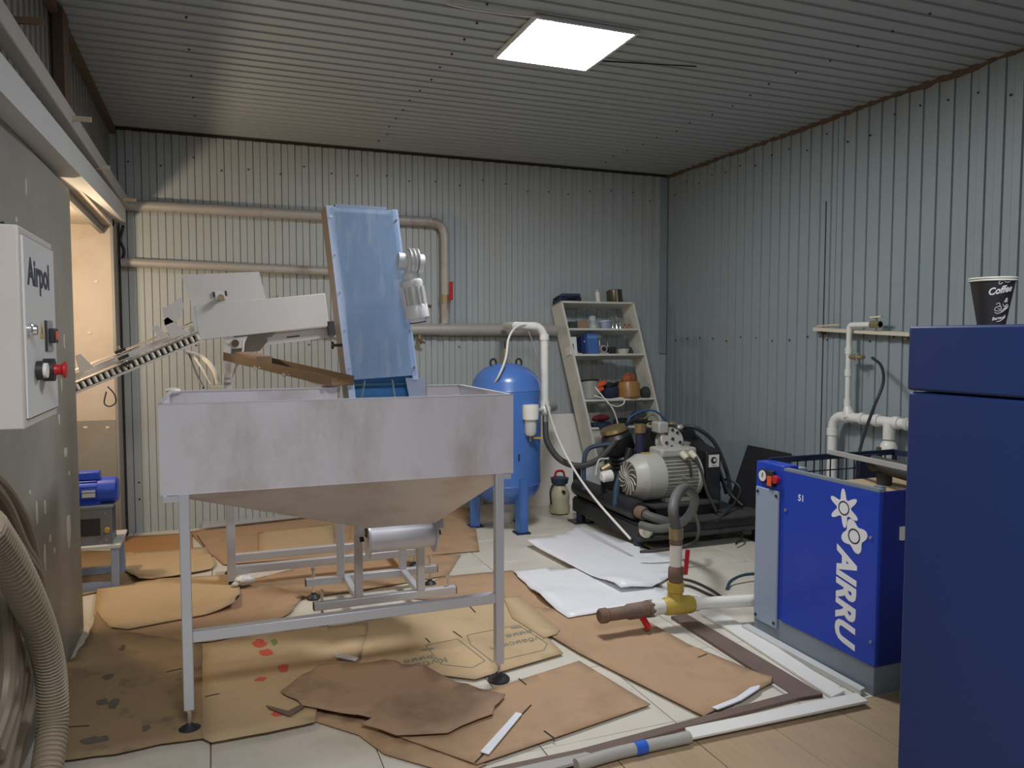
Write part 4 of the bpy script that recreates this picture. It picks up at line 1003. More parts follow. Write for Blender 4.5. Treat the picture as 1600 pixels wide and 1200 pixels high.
# side receiver cylinder
MB().rev((3.0, 6.15, .29), (3.0, 5.06, .29), [(.03, 0), (.075, .02), (.08, .05), (.08, .95), (.072, .99), (.04, 1)], 20).build('receiver', M_BLACKF, cp_)
MB().tube([(3.0, 5.06, .29), (3.03, 4.98, .27), (3.12, 4.93, .24), (3.25, 4.93, .20)], .035, n=10).build('inlet_hose', M_GREYHOSE, cp_)
MB().cyl((2.99, 5.08, .29), (3.01, 5.01, .28), .05, n=12).build('rusty_coupling', M_RUSTPIPE, cp_)
MB().rev((2.98, 4.96, .175), (2.96, 4.90, .175), [(.035, 0), (.05, .2), (.05, .8), (.03, 1)], 14).build('white_cap', M_CREAM, cp_)
MB().bx(2.98, 3.02, 6.12, 6.2, .3, .46).build('receiver_bracket', M_BLACKF, cp_)
# motor slide base and motor (axis along X, fan end to the left)
MB().bx(3.16, 3.70, 5.10, 5.52, .21, .30).build('slide_base', M_BLACKF, cp_, bevel=.004)
MB().bx(3.12, 3.72, 5.06, 5.56, .30, .315).build('slide_plate', M_RUBBER, cp_)
mo = Vector((0, 5.30, .505)); mr = .178
def mx(x): return Vector((x, mo.y, mo.z))
MB().rev(mx(3.03), mx(3.28), [(.134, 0), (.142, .03), (.172, .26), (.185, .36), (.187, .38), (.187, 1)], 32).build('fan_cowl', M_MOTG, cp_)
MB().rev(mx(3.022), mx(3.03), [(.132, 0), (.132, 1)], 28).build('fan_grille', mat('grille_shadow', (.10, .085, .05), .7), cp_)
for k in range(14):
    an = k * math.pi / 7; pts_ = []
    for q in range(5):
        r_ = .025 + q * .027; a2 = an + q * .18
        pts_.append(mx(3.02) + Vector((0, math.cos(a2) * r_, math.sin(a2) * r_)))
    MB().tube(pts_, .0055, n=5, sm=0).build('grille_spoke', M_MOTG, cp_)
MB().rev(mx(3.015), mx(3.025), [(.024, 0), (.024, 1)], 12).build('grille_hub', M_MOTG, cp_)
MB().cyl(mx(3.26), mx(3.58), .155, n=28).build('motor_body', M_MOTG, cp_)
for k in range(36):
    an = math.radians(k * 10)
    if 60 < k * 10 < 120: continue
    rd_ = Vector((0, math.cos(an), math.sin(an)))
    MB().bar(mx(3.285) + rd_ * .163, mx(3.575) + rd_ * .163, .007, .026, up=rd_).build('cooling_fin', M_MOTG, cp_)
MB().rev(mx(3.57), mx(3.68), [(.178, 0), (.185, .1), (.185, .35), (.15, .6), (.08, 1)], 28).build('end_shield', M_MOTG, cp_)
MB().bx(3.30, 3.56, 5.18, 5.42, .315, .345).build('motor_foot', M_MOTG, cp_)
MB().bx(3.27, 3.60, 5.20, 5.40, .66, .735).build('terminal_box', M_MOTG, cp_, bevel=.02)
for q in (3.46, 3.54): MB().rev((q, 5.20, .69), (q, 5.13, .66), [(.028, 0), (.028, .6), (.02, 1)], 12).build('cable_gland', M_CREAM, cp_)
MB().tube([(3.46, 5.13, .66), (3.475, 5.11, .6), (3.49, 5.12, .52)], .011, n=6).build('power_lead', M_RUBBER, cp_)
MB().tube([(3.54, 5.13, .66), (3.57, 5.09, .55), (3.60, 5.06, .40), (3.66, 5.02, .25)], .011, n=6).build('power_lead', M_RUBBER, cp_)
c = Vector((3.42, 5.30 - .18, .52)); MB().cyl(c, c - Vector((0, .012, 0)), .016, n=10).build('earth_bolt', M_CHROME, cp_)
MB().bx(3.15, 3.22, 5.285, 5.315, .69, .70).build('rating_plate', M_YELLOW, cp_)
# belt guard
MB().prism([(0, 0), (.98, 0), (.98, .56), (.60, .60), (.0, .48)], frame((3.69, 5.20, .21), (0, 1, 0), (0, 0, 1)), 0, .14).build('belt_guard', M_BLACKF, cp_, bevel=.012)
st = MB().bx(3.71, 3.81, 5.197, 5.1995, .565, .665).build('guard_sticker', M_WBOARD, cp_)
MB().cyl((3.757, 5.197, .62), (3.757, 5.1955, .62), .028, n=18).build('sticker_emblem', M_BLACK, st); MB().cyl((3.764, 5.1955, .622), (3.764, 5.1945, .622), .013, n=14).build('sticker_emblem', M_WBOARD, st)
MB().bx(3.74, 3.78, 5.1955, 5.197, .575, .579).build('sticker_line', M_BLACK, st)
# crankcase and cylinders
MB().bx(3.18, 3.68, 5.66, 6.02, .21, .46).build('crankcase', M_BLACKF, cp_, bevel=.03)
MB().rev((3.32, 5.84, .46), (3.20, 5.84, .80), [(.12, 0), (.125, .1), (.11, .15), (.125, .2), (.11, .25), (.125, .3), (.11, .35), (.125, .4), (.11, .45), (.125, .5), (.135, .55), (.135, .9), (.11, 1)], 24).build('cylinder', M_BLACKF, cp_)
MB().rev((3.198, 5.84, .805), (3.185, 5.84, .85), [(.12, 0), (.125, .2), (.115, .8), (.08, 1)], 24).build('filter_ring', M_GOLD, cp_)
MB().rev((3.44, 5.55, .46), (3.50, 5.40, .80), [(.06, 0), (.085, .1), (.085, .3), (.098, .32), (.098, .38), (.085, .40), (.098, .46), (.098, .52), (.085, .54), (.1, .6), (.1, .98), (.09, 1)], 24).build('cylinder', M_ALU, cp_)
hd = (Vector((3.50, 5.40, .80)) - Vector((3.44, 5.55, .46))).normalized()
hx_ = hd.cross(Vector((0, 0, 1))).normalized(); hy_ = hx_.cross(hd)
hc = Vector((3.455, 5.36, .78))
fd = Vector((-.1, -.9, .35)).normalized(); fx = fd.cross(Vector((0, 0, 1))).normalized(); fy = fx.cross(fd)
MB().rev(hc - fd * .10, hc + fd * .03, [(.085, 0), (.1, .1), (.09, .2), (.1, .3), (.09, .4), (.1, .5), (.1, .95), (.092, 1)], 24).build('finned_head', M_ALU, cp_)
for a_, b_ in ((-.05, .05), (.05, .05), (-.06, -.03), (.06, -.03), (0, .0), (.02, -.065), (-.01, .075)):
    MB().cyl(hc + fd * .03 + fx * a_ + fy * b_, hc + fd * .042 + fx * a_ + fy * b_, .013, n=8).build('head_bolt', M_BLACK, cp_)
MB().bx(3.33, 3.42, 5.34, 5.46, .84, .93).build('valve_block', M_ALU, cp_, bevel=.01)
MB().rev((3.22, 5.45, .60), (3.22, 5.45, .84), [(.035, 0), (.038, .1), (.038, .7), (.034, 1)], 16).build('oil_filter', M_NAVYD, cp_)
MB().rev((3.22, 5.45, .84), (3.22, 5.45, .91), [(.046, 0), (.046, .5), (.04, .55), (.04, 1)], 16).build('oil_cap', M_GOLD, cp_)
MB().rev((3.22, 5.45, .56), (3.22, 5.45, .60), [(.03, 0), (.034, .5), (.03, 1)], 14).build('red_seal', M_RED, cp_)
MB().bx(3.14, 3.30, 5.38, 5.52, .21, .56).build('pump_body', M_BLACKF, cp_, bevel=.02)
for k in range(7):
    p = Vector((3.25 + random.uniform(-.05, .14), 5.45 + random.uniform(-.03, .12), .90 + random.uniform(-.02, .05)))
    MB().tube([p, p + Vector((random.uniform(.04, .12), random.uniform(-.05, .05), random.uniform(-.02, .04))), p + Vector((random.uniform(.1, .2), 0, random.uniform(-.06, .0)))], .007, n=6).build('copper_pipe', M_GOLD if k % 2 else M_BRASS, cp_)
MB().tube([PY(978, 664, 5.55), PY(990, 656, 5.55), PY(1045, 664, 5.55)], .016, n=8, sm=0).build('discharge_pipe', M_BLACKF, cp_)
MB().ball(PY(1050, 663, 5.55), .035, (1.2, 1, .7)).build('pipe_union', M_BRASS, cp_)
MB().ball(PY(1062, 668, 5.55), .03, (1.2, 1, .9)).build('pipe_union', M_ALU, cp_)
MB().bar(PY(1020, 680, 5.6), PY(1080, 680, 5.6), .16, .12).build('cooler', M_BLACKF, cp_, bevel=.03)
MB().bar(PY(1040, 688, 5.45), PY(1095, 696, 5.45), .02, .03).build('guard_lip', M_ALU, cp_)
wc = PY(948, 745, 5.5)
MB().rev(wc - Vector((.05, 0, 0)), wc + Vector((.05, 0, .01)), [(.03, 0), (.045, .15), (.048, .9), (.035, 1)], 16).build('breather_cap', M_WBOARD, cp_)
MB().cyl(PY(940, 735, 5.6), PY(952, 728, 5.6), .03, n=10).build('breather_pipe', M_BRASS, cp_)
MB().bar(wc + Vector((0, .06, -.28)), wc + Vector((0, .06, .0)), .03, .03, up=(0, 1, 0)).build('breather_post', M_BLACKF, cp_)
MB().tube([wc + Vector((-.05, .1, .0)), wc + Vector((-.02, .1, .12)), wc + Vector((.07, .1, .13))], .007, n=6).build('drain_pipe', M_BEAM, cp_)
for a, b in (((1006, 698), (1012, 722)), ((985, 700), (975, 735))):
    MB().bar(PY(*a, 5.5), PY(*b, 5.5), .05, .05).build('casting_arm', M_BLACKF, cp_, bevel=.012)

def cable_(pix, r, m, label, cat='hose', name='hose', n=8):
    return tag(MB().tube([PY(x, y, Y) for x, y, Y in pix], r, n=n).build(name, m), label, cat)
cable_([(852, 660, 6.05), (855, 690, 5.95), (875, 718, 5.85), (905, 728, 5.75), (935, 718, 5.7), (955, 698, 5.7), (962, 688, 5.7)], .026, M_RUBBER, 'thick black hose sagging from the white pipe to the compressor', name='black_hose')
cable_([(913, 765, 5.75), (912, 730, 5.75), (916, 706, 5.75), (930, 697, 5.75), (962, 693, 5.7)], .02, M_BLUEHOSE, 'slate blue hose arching beside the shelf foot', name='blue_hose')
cable_([(962, 790, 5.3), (964, 762, 5.45), (972, 738, 5.5), (990, 720, 5.5), (1018, 714, 5.5)], .026, M_BLUEHOSE, 'dark blue hose curving around the grey motor fan', name='blue_hose')
cable_([(978, 668, 5.6), (985, 652, 5.6), (1005, 642, 5.6), (1025, 643, 5.6), (1045, 662, 5.6)], .008, mat('blue_tube', (.03, .10, .26), .4), 'thin blue tube arching over the compressor', name='blue_tube')
cable_([(1060, 668, 5.6), (1085, 668, 5.5), (1115, 690, 5.4), (1135, 735, 5.3), (1142, 775, 5.25)], .017, M_BLACK, 'outer black hose arching over the compressor guard to the floor', name='black_hose')
cable_([(1060, 670, 5.6), (1080, 676, 5.55), (1105, 700, 5.5), (1125, 740, 5.45), (1135, 772, 5.4)], .015, M_BLACK, 'inner black hose arching over the compressor guard', name='black_hose')
cable_([(1118, 720, 5.3), (1128, 745, 5.25), (1140, 770, 5.2), (1160, 790, 5.1)], .012, M_BLACK, 'short black cable beside the compressor guard', name='black_cable')
cable_([(1115, 752, 5.4), (1140, 750, 5.3), (1157, 765, 5.2), (1145, 790, 5.1), (1120, 815, 4.9)], .010, M_BLACK, 'black cable looping between the compressor and the black board', name='black_cable')
cable_([(1120, 828, 5.12), (1150, 826, 5.05), (1160, 838, 4.9), (1150, 850, 4.82)], .008, M_BLACK, 'thin black cable on the floor at the compressor front corner', name='black_cable')
bb = FL(1135, 795) + Vector((0, .1, 0))
b_ = thing('blue_bag', 'crumpled blue plastic bag on the floor beside the compressor', 'bag', (bb.x, bb.y, 0))
MB().ball(bb + Vector((0, 0, .10)), .11, (1.0, .8, .9), 20, 12, lambda d: 1 + .35 * noise.noise(d * 2.6)).build('bag_body', M_BLUEBAG, b_); MB().ball(bb + Vector((-.05, -.03, .19)), .05, (1, .8, .9), 12, 8, lambda d: 1 + .4 * noise.noise(d * 3.1)).build('bag_knot', M_BLUEBAG, b_)
pg = PY(930, 752, 6.2)
b_ = thing('clear_bag', 'crumpled clear plastic bag behind the black compressor', 'bag', (pg.x, 6.28, 0))
MB().ball((pg.x, 6.28, .22), .13, (1, .45, 1.6), 18, 12, lambda d: 1 + .3 * noise.noise(d * 2.5)).build('bag_body', M_BAG, b_)

# ------------------------------------------------------------------ black panel leaning on the right wall
bp = MB().hexa([Vector(p) for p in ((4.20, 5.02, 0), (4.21, 5.02, 0), (4.21, 5.66, 0), (4.20, 5.66, 0), (4.405, 5.05, .66), (4.415, 5.05, .66), (4.415, 5.60, .66), (4.405, 5.60, .66))]).build('black_board', M_BLACK)
tag(bp, 'plain black board leaning on the right wall beside the compressor', 'panel')

# ------------------------------------------------------------------ white pipework on the right wall
XPV = 4.33
pw = thing('pvc_manifold', 'white plastic pipe manifold with a tap on the right wall', 'pipe', (XPV, 4.2, .2))
ya = PX(1301, 660, XPV).y; zz = PX(1330, 652, XPV).z
MB().tube([(XPV, ya, .12), (XPV, ya, zz - .12)] + elbow(Vector((XPV, ya, zz - .12)), Vector((XPV, ya, zz)), Vector((XPV, ya - .10, zz))) + [(XPV, ya - .10, zz), (XPV, 3.2, zz)], .035, n=14, sm=0).build('main_run', M_PVC, pw)
for yy, w_ in ((ya - .12, .03), (ya - .27, .03), (ya - .40, .04), (ya - .56, .05), (ya - .66, .03)): MB().cyl((XPV, yy, zz), (XPV, yy - w_, zz), .044, n=14).build('collar', M_PVC, pw)
MB().cyl((XPV, ya, zz - .15), (XPV, ya, zz - .10), .043, n=14).build('collar', M_PVC, pw)
yb_ = PX(1325, 600, XPV).y; zt = PX(1325, 508, XPV).z
MB().tube([(XPV, yb_, zz), (XPV, yb_, zt - .03)] + elbow(Vector((XPV, yb_, zt - .03)), Vector((XPV, yb_, zt)), Vector((XPV, yb_ - .03, zt))) + [(XPV, yb_ - .03, zt), (XPV, yb_ - .28, zt)], .02, n=12, sm=0).build('thin_riser', M_PVC, pw)
for dz in (.08, .30, .46): MB().cyl((XPV, yb_, zz + dz), (XPV, yb_, zz + dz + .05), .026, n=12).build('collar', M_PVC, pw)
MB().rev((XPV, yb_ - .02, zz), (XPV, yb_ - .0, zz + .08), [(.045, 0), (.042, .4), (.024, 1)], 12).build('tee', M_PVC, pw)
zt2 = PX(1345, 558, XPV).z
MB().cyl((XPV, yb_, zt2), (XPV, yb_ - .14, zt2), .016, n=10).build('tap_body', M_BRASS, pw)
MB().cyl((XPV, yb_ - .05, zt2), (XPV, yb_ - .09, zt2), .024, n=8).build('tap_nut', M_BRASS, pw)
MB().bar((XPV - .02, yb_ - .10, zt2 - .05), (XPV - .02, yb_ - .10, zt2 + .03), .016, .008, up=(0, 1, 0)).build('tap_handle', M_CHROME, pw)
MB().cyl((XPV, yb_ - .20, zt), (XPV, yb_ - .28, zt), .026, n=8).build('valve_body', M_BRASS, pw)
MB().bar((XPV - .01, yb_ - .20, zt + .05), (XPV - .01, yb_ - .30, zt + .055), .016, .012).build('valve_lever', M_CREAM, pw); MB().cyl((XPV, yb_ - .24, zt), (XPV, yb_ - .24, zt + .05), .01, n=8).build('valve_stem', M_BRASS, pw)
yc = PX(1389, 680, XPV).y
MB().cyl((XPV, yc, zz), (XPV, yc, zz - .12), .04, n=12).build('drop_tee', M_PVC, pw)
MB().ball((XPV, yc, zz - .19), .06, (1, 1, 1.2)).build('ball_valve', M_PVC, pw); MB().cyl((XPV, yc, zz - .24), (XPV, yc, .15), .035, n=12).build('drop_run', M_PVC, pw)
MB().cyl((XPV - .05, yc + .02, zz - .19), (XPV - .075, yc + .025, zz - .19), .018, n=8).build('valve_hole', M_RUST, pw)
hs = [PX(1363, 559, XPV - .03), PX(1377, 572, XPV - .1), PX(1380, 598, XPV - .2), PX(1366, 635, XPV - .3), PX(1350, 680, XPV - .5), PX(1338, 730, XPV - .7), PX(1332, 780, XPV - .8)]
tag(MB().tube(hs, .010).build('black_hose', M_BLACK), 'thin black hose hanging from the tap on the right wall', 'hose')
rl2 = thing('wall_rail', 'cream angle rail fixed to the right wall behind the riser pipe', 'rail', (XR - .1, 4.2, 1.62))
ra_, rb_2 = PX(1274, 512, XR - .06), PX(1425, 520, XR - .06)
MB().bar(ra_, rb_2, .05, .006).build('rail_top', M_CREAM, rl2); MB().bar(ra_ + Vector((-.022, 0, -.012)), rb_2 + Vector((-.022, 0, -.012)), .006, .026).build('rail_lip', M_CREAM, rl2)
for q in (.06, .95): c = ra_.lerp(rb_2, q); MB().bx(c.x - .01, XR - .01, c.y - .015, c.y + .015, c.z - .05, c.z - .003).build('rail_bracket', M_RUST, rl2)
MB().bar(ra_ + Vector((0, -.02, .012)), ra_ + Vector((0, -.25, .02)), .015, .012).build('loose_stick', M_WOOD, rl2)

# ------------------------------------------------------------------ blue screw compressor with white lettering
AX, AY0, AY1, AZ = 2.72, 2.555, 3.385, .945
AXB = 3.70
ar = thing('screw_compressor', 'blue cabinet screw compressor with white gear emblem and vertical lettering', 'compressor', ((AX + AXB) / 2, (AY0 + AY1) / 2, 0))
MB().bx(AX + .005, AXB, AY0 + .006, AY1, 0, .14).build('skirt', M_SKIRT, ar, bevel=.004)
MB().bx(AX, AX + .02, AY0, 3.165, .135, AZ - .02).build('side_panel', M_BLUE2, ar, bevel=.004)
MB().bx(AX + .004, AX + .10, 3.17, AY1, .135, AZ).build('control_column', M_BLUE2, ar, bevel=.004)
MB().bx(AX - .008, AX + .004, 3.195, AY1 - .012, .085, AZ - .135).build('control_cover', M_GREYBLUE, ar, bevel=.003)
for yy in (3.21, AY1 - .03):
    for z_ in (.11, AZ - .16): MB().cyl((AX - .008, yy, z_), (AX - .012, yy, z_), .009, n=8).build('cover_screw', M_BLACK, ar)
MB().bx(AX + .02, AXB, AY0, AY0 + .015, .135, AZ - .02).build('end_panel', mat('shaded_blue_end_panel', (.006, .018, .19), .4), ar, bevel=.003)  # same blue paint made darker, the end's shade is in its colour
MB().bx(AX + .02, AXB, AY1 - .02, AY1, .135, .74).build('far_panel', M_NAVYD, ar)
MB().bx(AX, AX + .03, AY0, 3.165, AZ - .02, AZ - .006).build('top_edge', M_SKIRT, ar)
MB().bx(AX + .03, AXB, AY0 + .02, 2.95, AZ - .06, AZ - .045).build('deck_board', M_PLYW, ar)
# mesh guard across the far end
GY = AY1 - .012
gz0, gz1 = PY(1330, 752, GY).z, PY(1310, 712, GY).z
def gb(a, b, w_, nm='guard_bar', h_=None): MB().bar(a, b, w_, h_ or w_).build(nm, M_NAVYD, ar)
gb((AX + .08, GY, gz1), (AXB, GY, gz1), .02, 'guard_rail', .03); gb((AX + .10, GY, gz0 - .02), (AXB, GY, gz0 - .02), .02, 'guard_rail', .045)
xx = AX + .27
while xx < AXB - .03:
    gb((xx, GY, gz0 - .01), (xx, GY, gz1), .006); xx += .058
gb((AX + .24, GY - .004, (gz0 + gz1) / 2), (AXB, GY - .004, (gz0 + gz1) / 2), .006)
MB().bx(AX + .10, AX + .25, GY - .03, GY, gz0 - .02, gz1 - .05).build('guard_box', M_NAVYD, ar)
MB().bx(AX + .10, AX + .25, GY - .10, GY, gz1 - .05, gz1 - .035).build('tray', M_GREYBLUE, ar)
MB().bx(AXB - .30, AXB - .14, GY - .04, GY - .012, gz0 - .02, gz1).build('guard_bracket', M_NAVYD, ar)
gb((AXB - .01, AY0, gz1), (AXB - .01, AY1, gz1), .02, 'guard_rail', .03)
for q in (AY0 + .01, AY1 - .03): MB().bx(AXB - .02, AXB + .0, q, q + .02, .1, gz1).build('corner_post', M_NAVYD, ar)
MB().bx(AX + .03, AX + .06, AY0 + .02, AY0 + .06, AZ - .06, AZ).build('hinge_block', M_SKIRT, ar)
a_ = PX(1297, 706, 3.05); b2 = PX(1425, 733, 2.82)
MB().bar(a_, b2, .022, .022).build('grey_rod', M_BEAM2, ar)
pc2 = PX(1382, 738, 3.0)
MB().tube([pc2 + Vector((0, .0, -.12)), pc2 + Vector((0, 0, .0))], .035, n=12, sm=0).build('pipe_stub', M_RUBBER, ar)
MB().tube([pc2 + Vector((-.0, .07, .035)), pc2 + Vector((0, -.3, .01))], .04, n=12, sm=0).build('outlet_pipe', M_RUBBER, ar)
# gauge, switch, stop button above the control cover
c = PX(1194, 743, AX - .0); c.x = AX + .003
MB().rev(c, c - Vector((.014, 0, 0)), [(.036, 0), (.036, 1)], 20).build('gauge_bezel', M_BLACK, ar); g_ = MB().rev(c - Vector((.014, 0, 0)), c - Vector((.016, 0, 0)), [(.029, 0), (.029, 1)], 20).build('gauge_face', M_WBOARD, ar)
MB().bar(c + Vector((-.017, 0, -.005)), c + Vector((-.017, -.004, .018)), .004, .002, up=(1, 0, 0)).build('gauge_needle', M_BLACK, ar)
c = PX(1206, 747, AX); c.x = AX + .003; MB().bx(c.x - .02, c.x, c.y - .024, c.y + .02, c.z - .045, c.z + .04).build('switch', M_BLACK, ar, bevel=.003); MB().bx(c.x - .023, c.x - .02, c.y - .018, c.y + .014, c.z - .04, c.z + .012).build('switch_lamp', M_ORANGE, ar)
c = PX(1216, 749, AX); c.x = AX + .003; MB().rev(c, c - Vector((.03, 0, 0)), [(.013, 0), (.013, .4), (.022, .5), (.022, .9), (.018, 1)], 16).build('stop_button', M_RED, ar)
# emblem: two meshing gears, then the lettering reading downwards
AM = lambda x, y: (lambda p: Vector((AX - .0006, p.y, p.z)))(PX(x, y, AX))
def star(c, r0, r1, n, rot, nm, hole, blunt):
    m_ = frame(c, (0, -1, 0), (0, 0, 1)); pts = []
    for k in range(n * 12):
        a_ = 2 * math.pi * k / (n * 12); w_ = .5 + .5 * math.cos(n * a_)
        pts.append((math.cos(a_ + rot) * (r0 + (r1 - r0) * w_ ** blunt), math.sin(a_ + rot) * (r0 + (r1 - r0) * w_ ** blunt)))
    MB().prism(pts, m_, 0, .0015).build(nm, M_WINK, ar, smooth=False)
    n2 = 24; vs = []; fs = []
    for k in range(n2):
        for r_ in (hole, hole * .80): vs.append(m_ @ Vector((math.cos(2 * math.pi * k / n2) * r_, math.sin(2 * math.pi * k / n2) * r_, .002)))
    for k in range(n2): q = (k + 1) % n2; fs.append([2 * k, 2 * q, 2 * q + 1, 2 * k + 1])
    MB().add(vs, fs).build('emblem_ring', M_INK, ar, smooth=False)
star(AM(1319, 794), .043, .092, 6, math.radians(95), 'emblem_gear', .034, 1.6)
star(AM(1335, 838), .050, .080, 4, math.radians(20), 'emblem_gear', .036, 1.0)
ca_, cb2 = AM(1322, 852), AM(1318, 1008)
vs, fs = text_geo('AIRRU', .175, shear=.22, offset=.007, extrude=.0006)
wtx = max(v.x for v in vs) - min(v.x for v in vs)
m = frame(AM(1320, 930), (0, 0, -1), (0, -1, 0)); sc_ = (ca_ - cb2).length / wtx
MB().add([m @ Vector((v.x * sc_, v.y * .92, v.z)) for v in vs], fs).build('lettering', M_WINK, ar, smooth=False)
vs, fs = text_geo('51', .045, offset=.001, extrude=.0004); m = frame(AM(1252, 779), (0, -1, 0), (0, 0, 1)); MB().add([m @ v for v in vs], fs).build('small_number', M_WINK, ar, smooth=False)
for (x, y) in ((1228, 797), (1361, 840), (1361, 1003)): p = AM(x, y); MB().cyl(p, p - Vector((.006, 0, 0)), .008, n=8).build('panel_bolt', M_SKIRT, ar)
p = PY(1408, 833, AY0); MB().bx(p.x - .01, p.x + .02, AY0 - .012, AY0, p.z - .03, p.z + .03).build('latch', M_BEAM, ar)

# ------------------------------------------------------------------ tall navy cabinet at the right edge, with the paper cup
KX, KY, KZ = 1.5, 1.335, 1.63
kb = thing('navy_cabinet', 'tall dark navy metal cabinet cut off by the right edge', 'cabinet', (KX + .5, KY - .5, 0))
MB().bx(KX, KX + 1.0, KY - 1.0, KY, .06, 1.478).build('cabinet_body', M_NAVY, kb, bevel=.006)
MB().bx(KX - .002, KX + 1.0, KY - 1.0, KY + .002, 1.482, KZ).build('cabinet_lid', M_NAVY, kb, bevel=.006)
MB().bx(KX + .02, KX + .98, KY - .98, KY - .02, 0, .06).build('plinth', M_BLACK, kb)
cu0 = Vector((1.645, 1.245, KZ)); hC = .106; rB, rT = .0275, .0455
cup = thing('paper_cup', 'black paper coffee cup with chalk-style lettering on the navy cabinet', 'cup', cu0)
MB().rev(cu0, cu0 + Vector((0, 0, hC)), [(rB - .001, .0), (rB, .0), (rT, 1), (rT - .002, 1), (rB - .002, .06)], 40).build('cup_wall', M_CUP, cup)
for zz_, rr in ((hC, rT + .0015), (hC - .005, rT + .001)):
    ring = [cu0 + Vector((math.cos(k / 32 * 2 * math.pi) * rr, math.sin(k / 32 * 2 * math.pi) * rr, zz_)) for k in range(33)]
    MB().tube(ring, .0021, n=6, sm=0).build('cup_rim', M_CUPRIM, cup)
to_cam = math.atan2(-cu0.y, -cu0.x)
def on_cup(u, v):      # u metres to the right in the photo, v height above the base
    r_ = rB + (rT - rB) * v / hC + .0006
    a_ = to_cam + u / .036
    return cu0 + Vector((math.cos(a_) * r_, math.sin(a_) * r_, v))
def cup_text(s, size, u0, v0, shear=.35, off=.0003, rot=.0, vsx=1.0):
    vs, fs = text_geo(s, size, shear=shear, offset=off, xscale=vsx); cr_, sr_ = math.cos(rot), math.sin(rot)
    MB().add([on_cup(u0 + v.x * cr_ - v.y * sr_, v0 + v.x * sr_ + v.y * cr_) for v in vs], fs).build('lettering', M_CHALK, cup, smooth=False)
cup_text('Coffee', .021, .014, .078, .4, .0006, .22, .80)
cup_text('Bergamo', .0095, .018, .017, .3, .0002, .15)
cup_text('&', .014, .028, .056, .2)
def swirl(pts, r=.0007): MB().tube([on_cup(u, v) for u, v in pts], r, n=5, sm=8).build('swirl', M_CHALK, cup)
swirl([(.016, .094), (.011, .091), (.010, .096), (.016, .099), (.024, .095), (.033, .099)])
swirl([(.008, .047), (.014, .050), (.016, .043), (.009, .041), (.006, .034), (.02, .033), (.034, .043)])
swirl([(.006, .03), (.012, .027), (.022, .030), (.034, .038)]); swirl([(.022, .048), (.026, .042), (.034, .047), (.037, .041), (.028, .036)])
swirl([(.012, .009), (.02, .010), (.03, .016), (.033, .024)]); swirl([(.012, .038), (.017, .036), (.02, .040), (.015, .044)])

# ------------------------------------------------------------------ sheets lying on the floor
def sheet(pix, z, m, label, cat='cardboard', name='cardboard_sheet', amp=.004, curls=(), th=.004, seed=0, step=.09, group=None, rough=0):
    pts = [FL(x, y, z) for x, y in pix]
    if rough:      # torn outline
        q = []
        for a, b in zip(pts, pts[1:] + pts[:1]):
            n = max(1, int((b - a).length / .06))
            for k in range(n):
                p = a.lerp(b, k / n)
                if k: p += Vector((random.uniform(-1, 1), random.uniform(-1, 1), 0)) * rough
                q.append(p)
        pts = q
    def zf(x, y):
        h = amp * (1 + noise.noise(Vector((x * 2.2, y * 2.2, seed * 3.7))))
        for (cx, cy, R_, H_) in curls:
            c_ = FL(cx, cy); d = math.hypot(x - c_.x, y - c_.y)
            if d < R_: h += H_ * (1 - d / R_) ** 2
        return z + h
    bm = bmesh.new()
    f = bm.faces.new([bm.verts.new(p) for p in pts])
    xs = [p.x for p in pts]; ys = [p.y for p in pts]
    k = min(xs) + step
    while k < max(xs):
        bmesh.ops.bisect_plane(bm, geom=bm.verts[:] + bm.edges[:] + bm.faces[:], plane_co=(k, 0, 0), plane_no=(1, 0, 0)); k += step
    k = min(ys) + step
    while k < max(ys):
        bmesh.ops.bisect_plane(bm, geom=bm.verts[:] + bm.edges[:] + bm.faces[:], plane_co=(0, k, 0), plane_no=(0, 1, 0)); k += step
    bmesh.ops.triangulate(bm, faces=[f for f in bm.faces if len(f.verts) > 4])
    for v in bm.verts: v.co.z = zf(v.co.x, v.co.y)
    bmesh.ops.recalc_face_normals(bm, faces=bm.faces)
    if sum(f.normal.z for f in bm.faces) < 0: bmesh.ops.reverse_faces(bm, faces=bm.faces)
    org = Vector((sum(xs) / len(xs), sum(ys) / len(ys), z))
    me = bpy.data.meshes.new(name)
    for v in bm.verts: v.co -= org
    bm.to_mesh(me); bm.free(); me.materials.append(m)
    for p in me.polygons: p.use_smooth = True
    o = bpy.data.objects.new(name, me); COL.objects.link(o); o.location = org; OFF[o] = org
    s = o.modifiers.new('thick', 'SOLIDIFY'); s.thickness = th; s.offset = 1
    tag(o, label, cat, group); o_z = lambda x, y: zf(x, y) + th + .0012
    ZF[o] = o_z
    return o
ZF = {}
CG = 'flattened cardboard on the floor'
def card(*a, **k): return sheet(*a, group=CG, **k)
card([(186, 840), (300, 834), (302, 866), (186, 872)], .001, M_CARD_O, 'orange-brown cardboard strip at the foot of the back wall', seed=1)
s2 = card([(296, 832), (480, 808), (560, 806), (560, 866), (350, 884), (322, 860)], .001, M_CARD, 'brown cardboard behind the sorting box base beams', seed=2)
card([(404, 833), (520, 820), (524, 858), (404, 868)], .012, M_CARD_L, 'lighter orange cardboard rectangle on the sheet by the back wall', seed=3, amp=.002)
card([(550, 812), (690, 796), (738, 793), (749, 862), (600, 874), (540, 868)], .002, M_CARD, 'plain brown cardboard sheet next to the blue tank legs', seed=4)
card([(90, 862), (190, 862), (192, 888), (220, 912), (90, 940)], .001, M_CARD_G, 'shadowy cardboard under the small grey stand', seed=5)
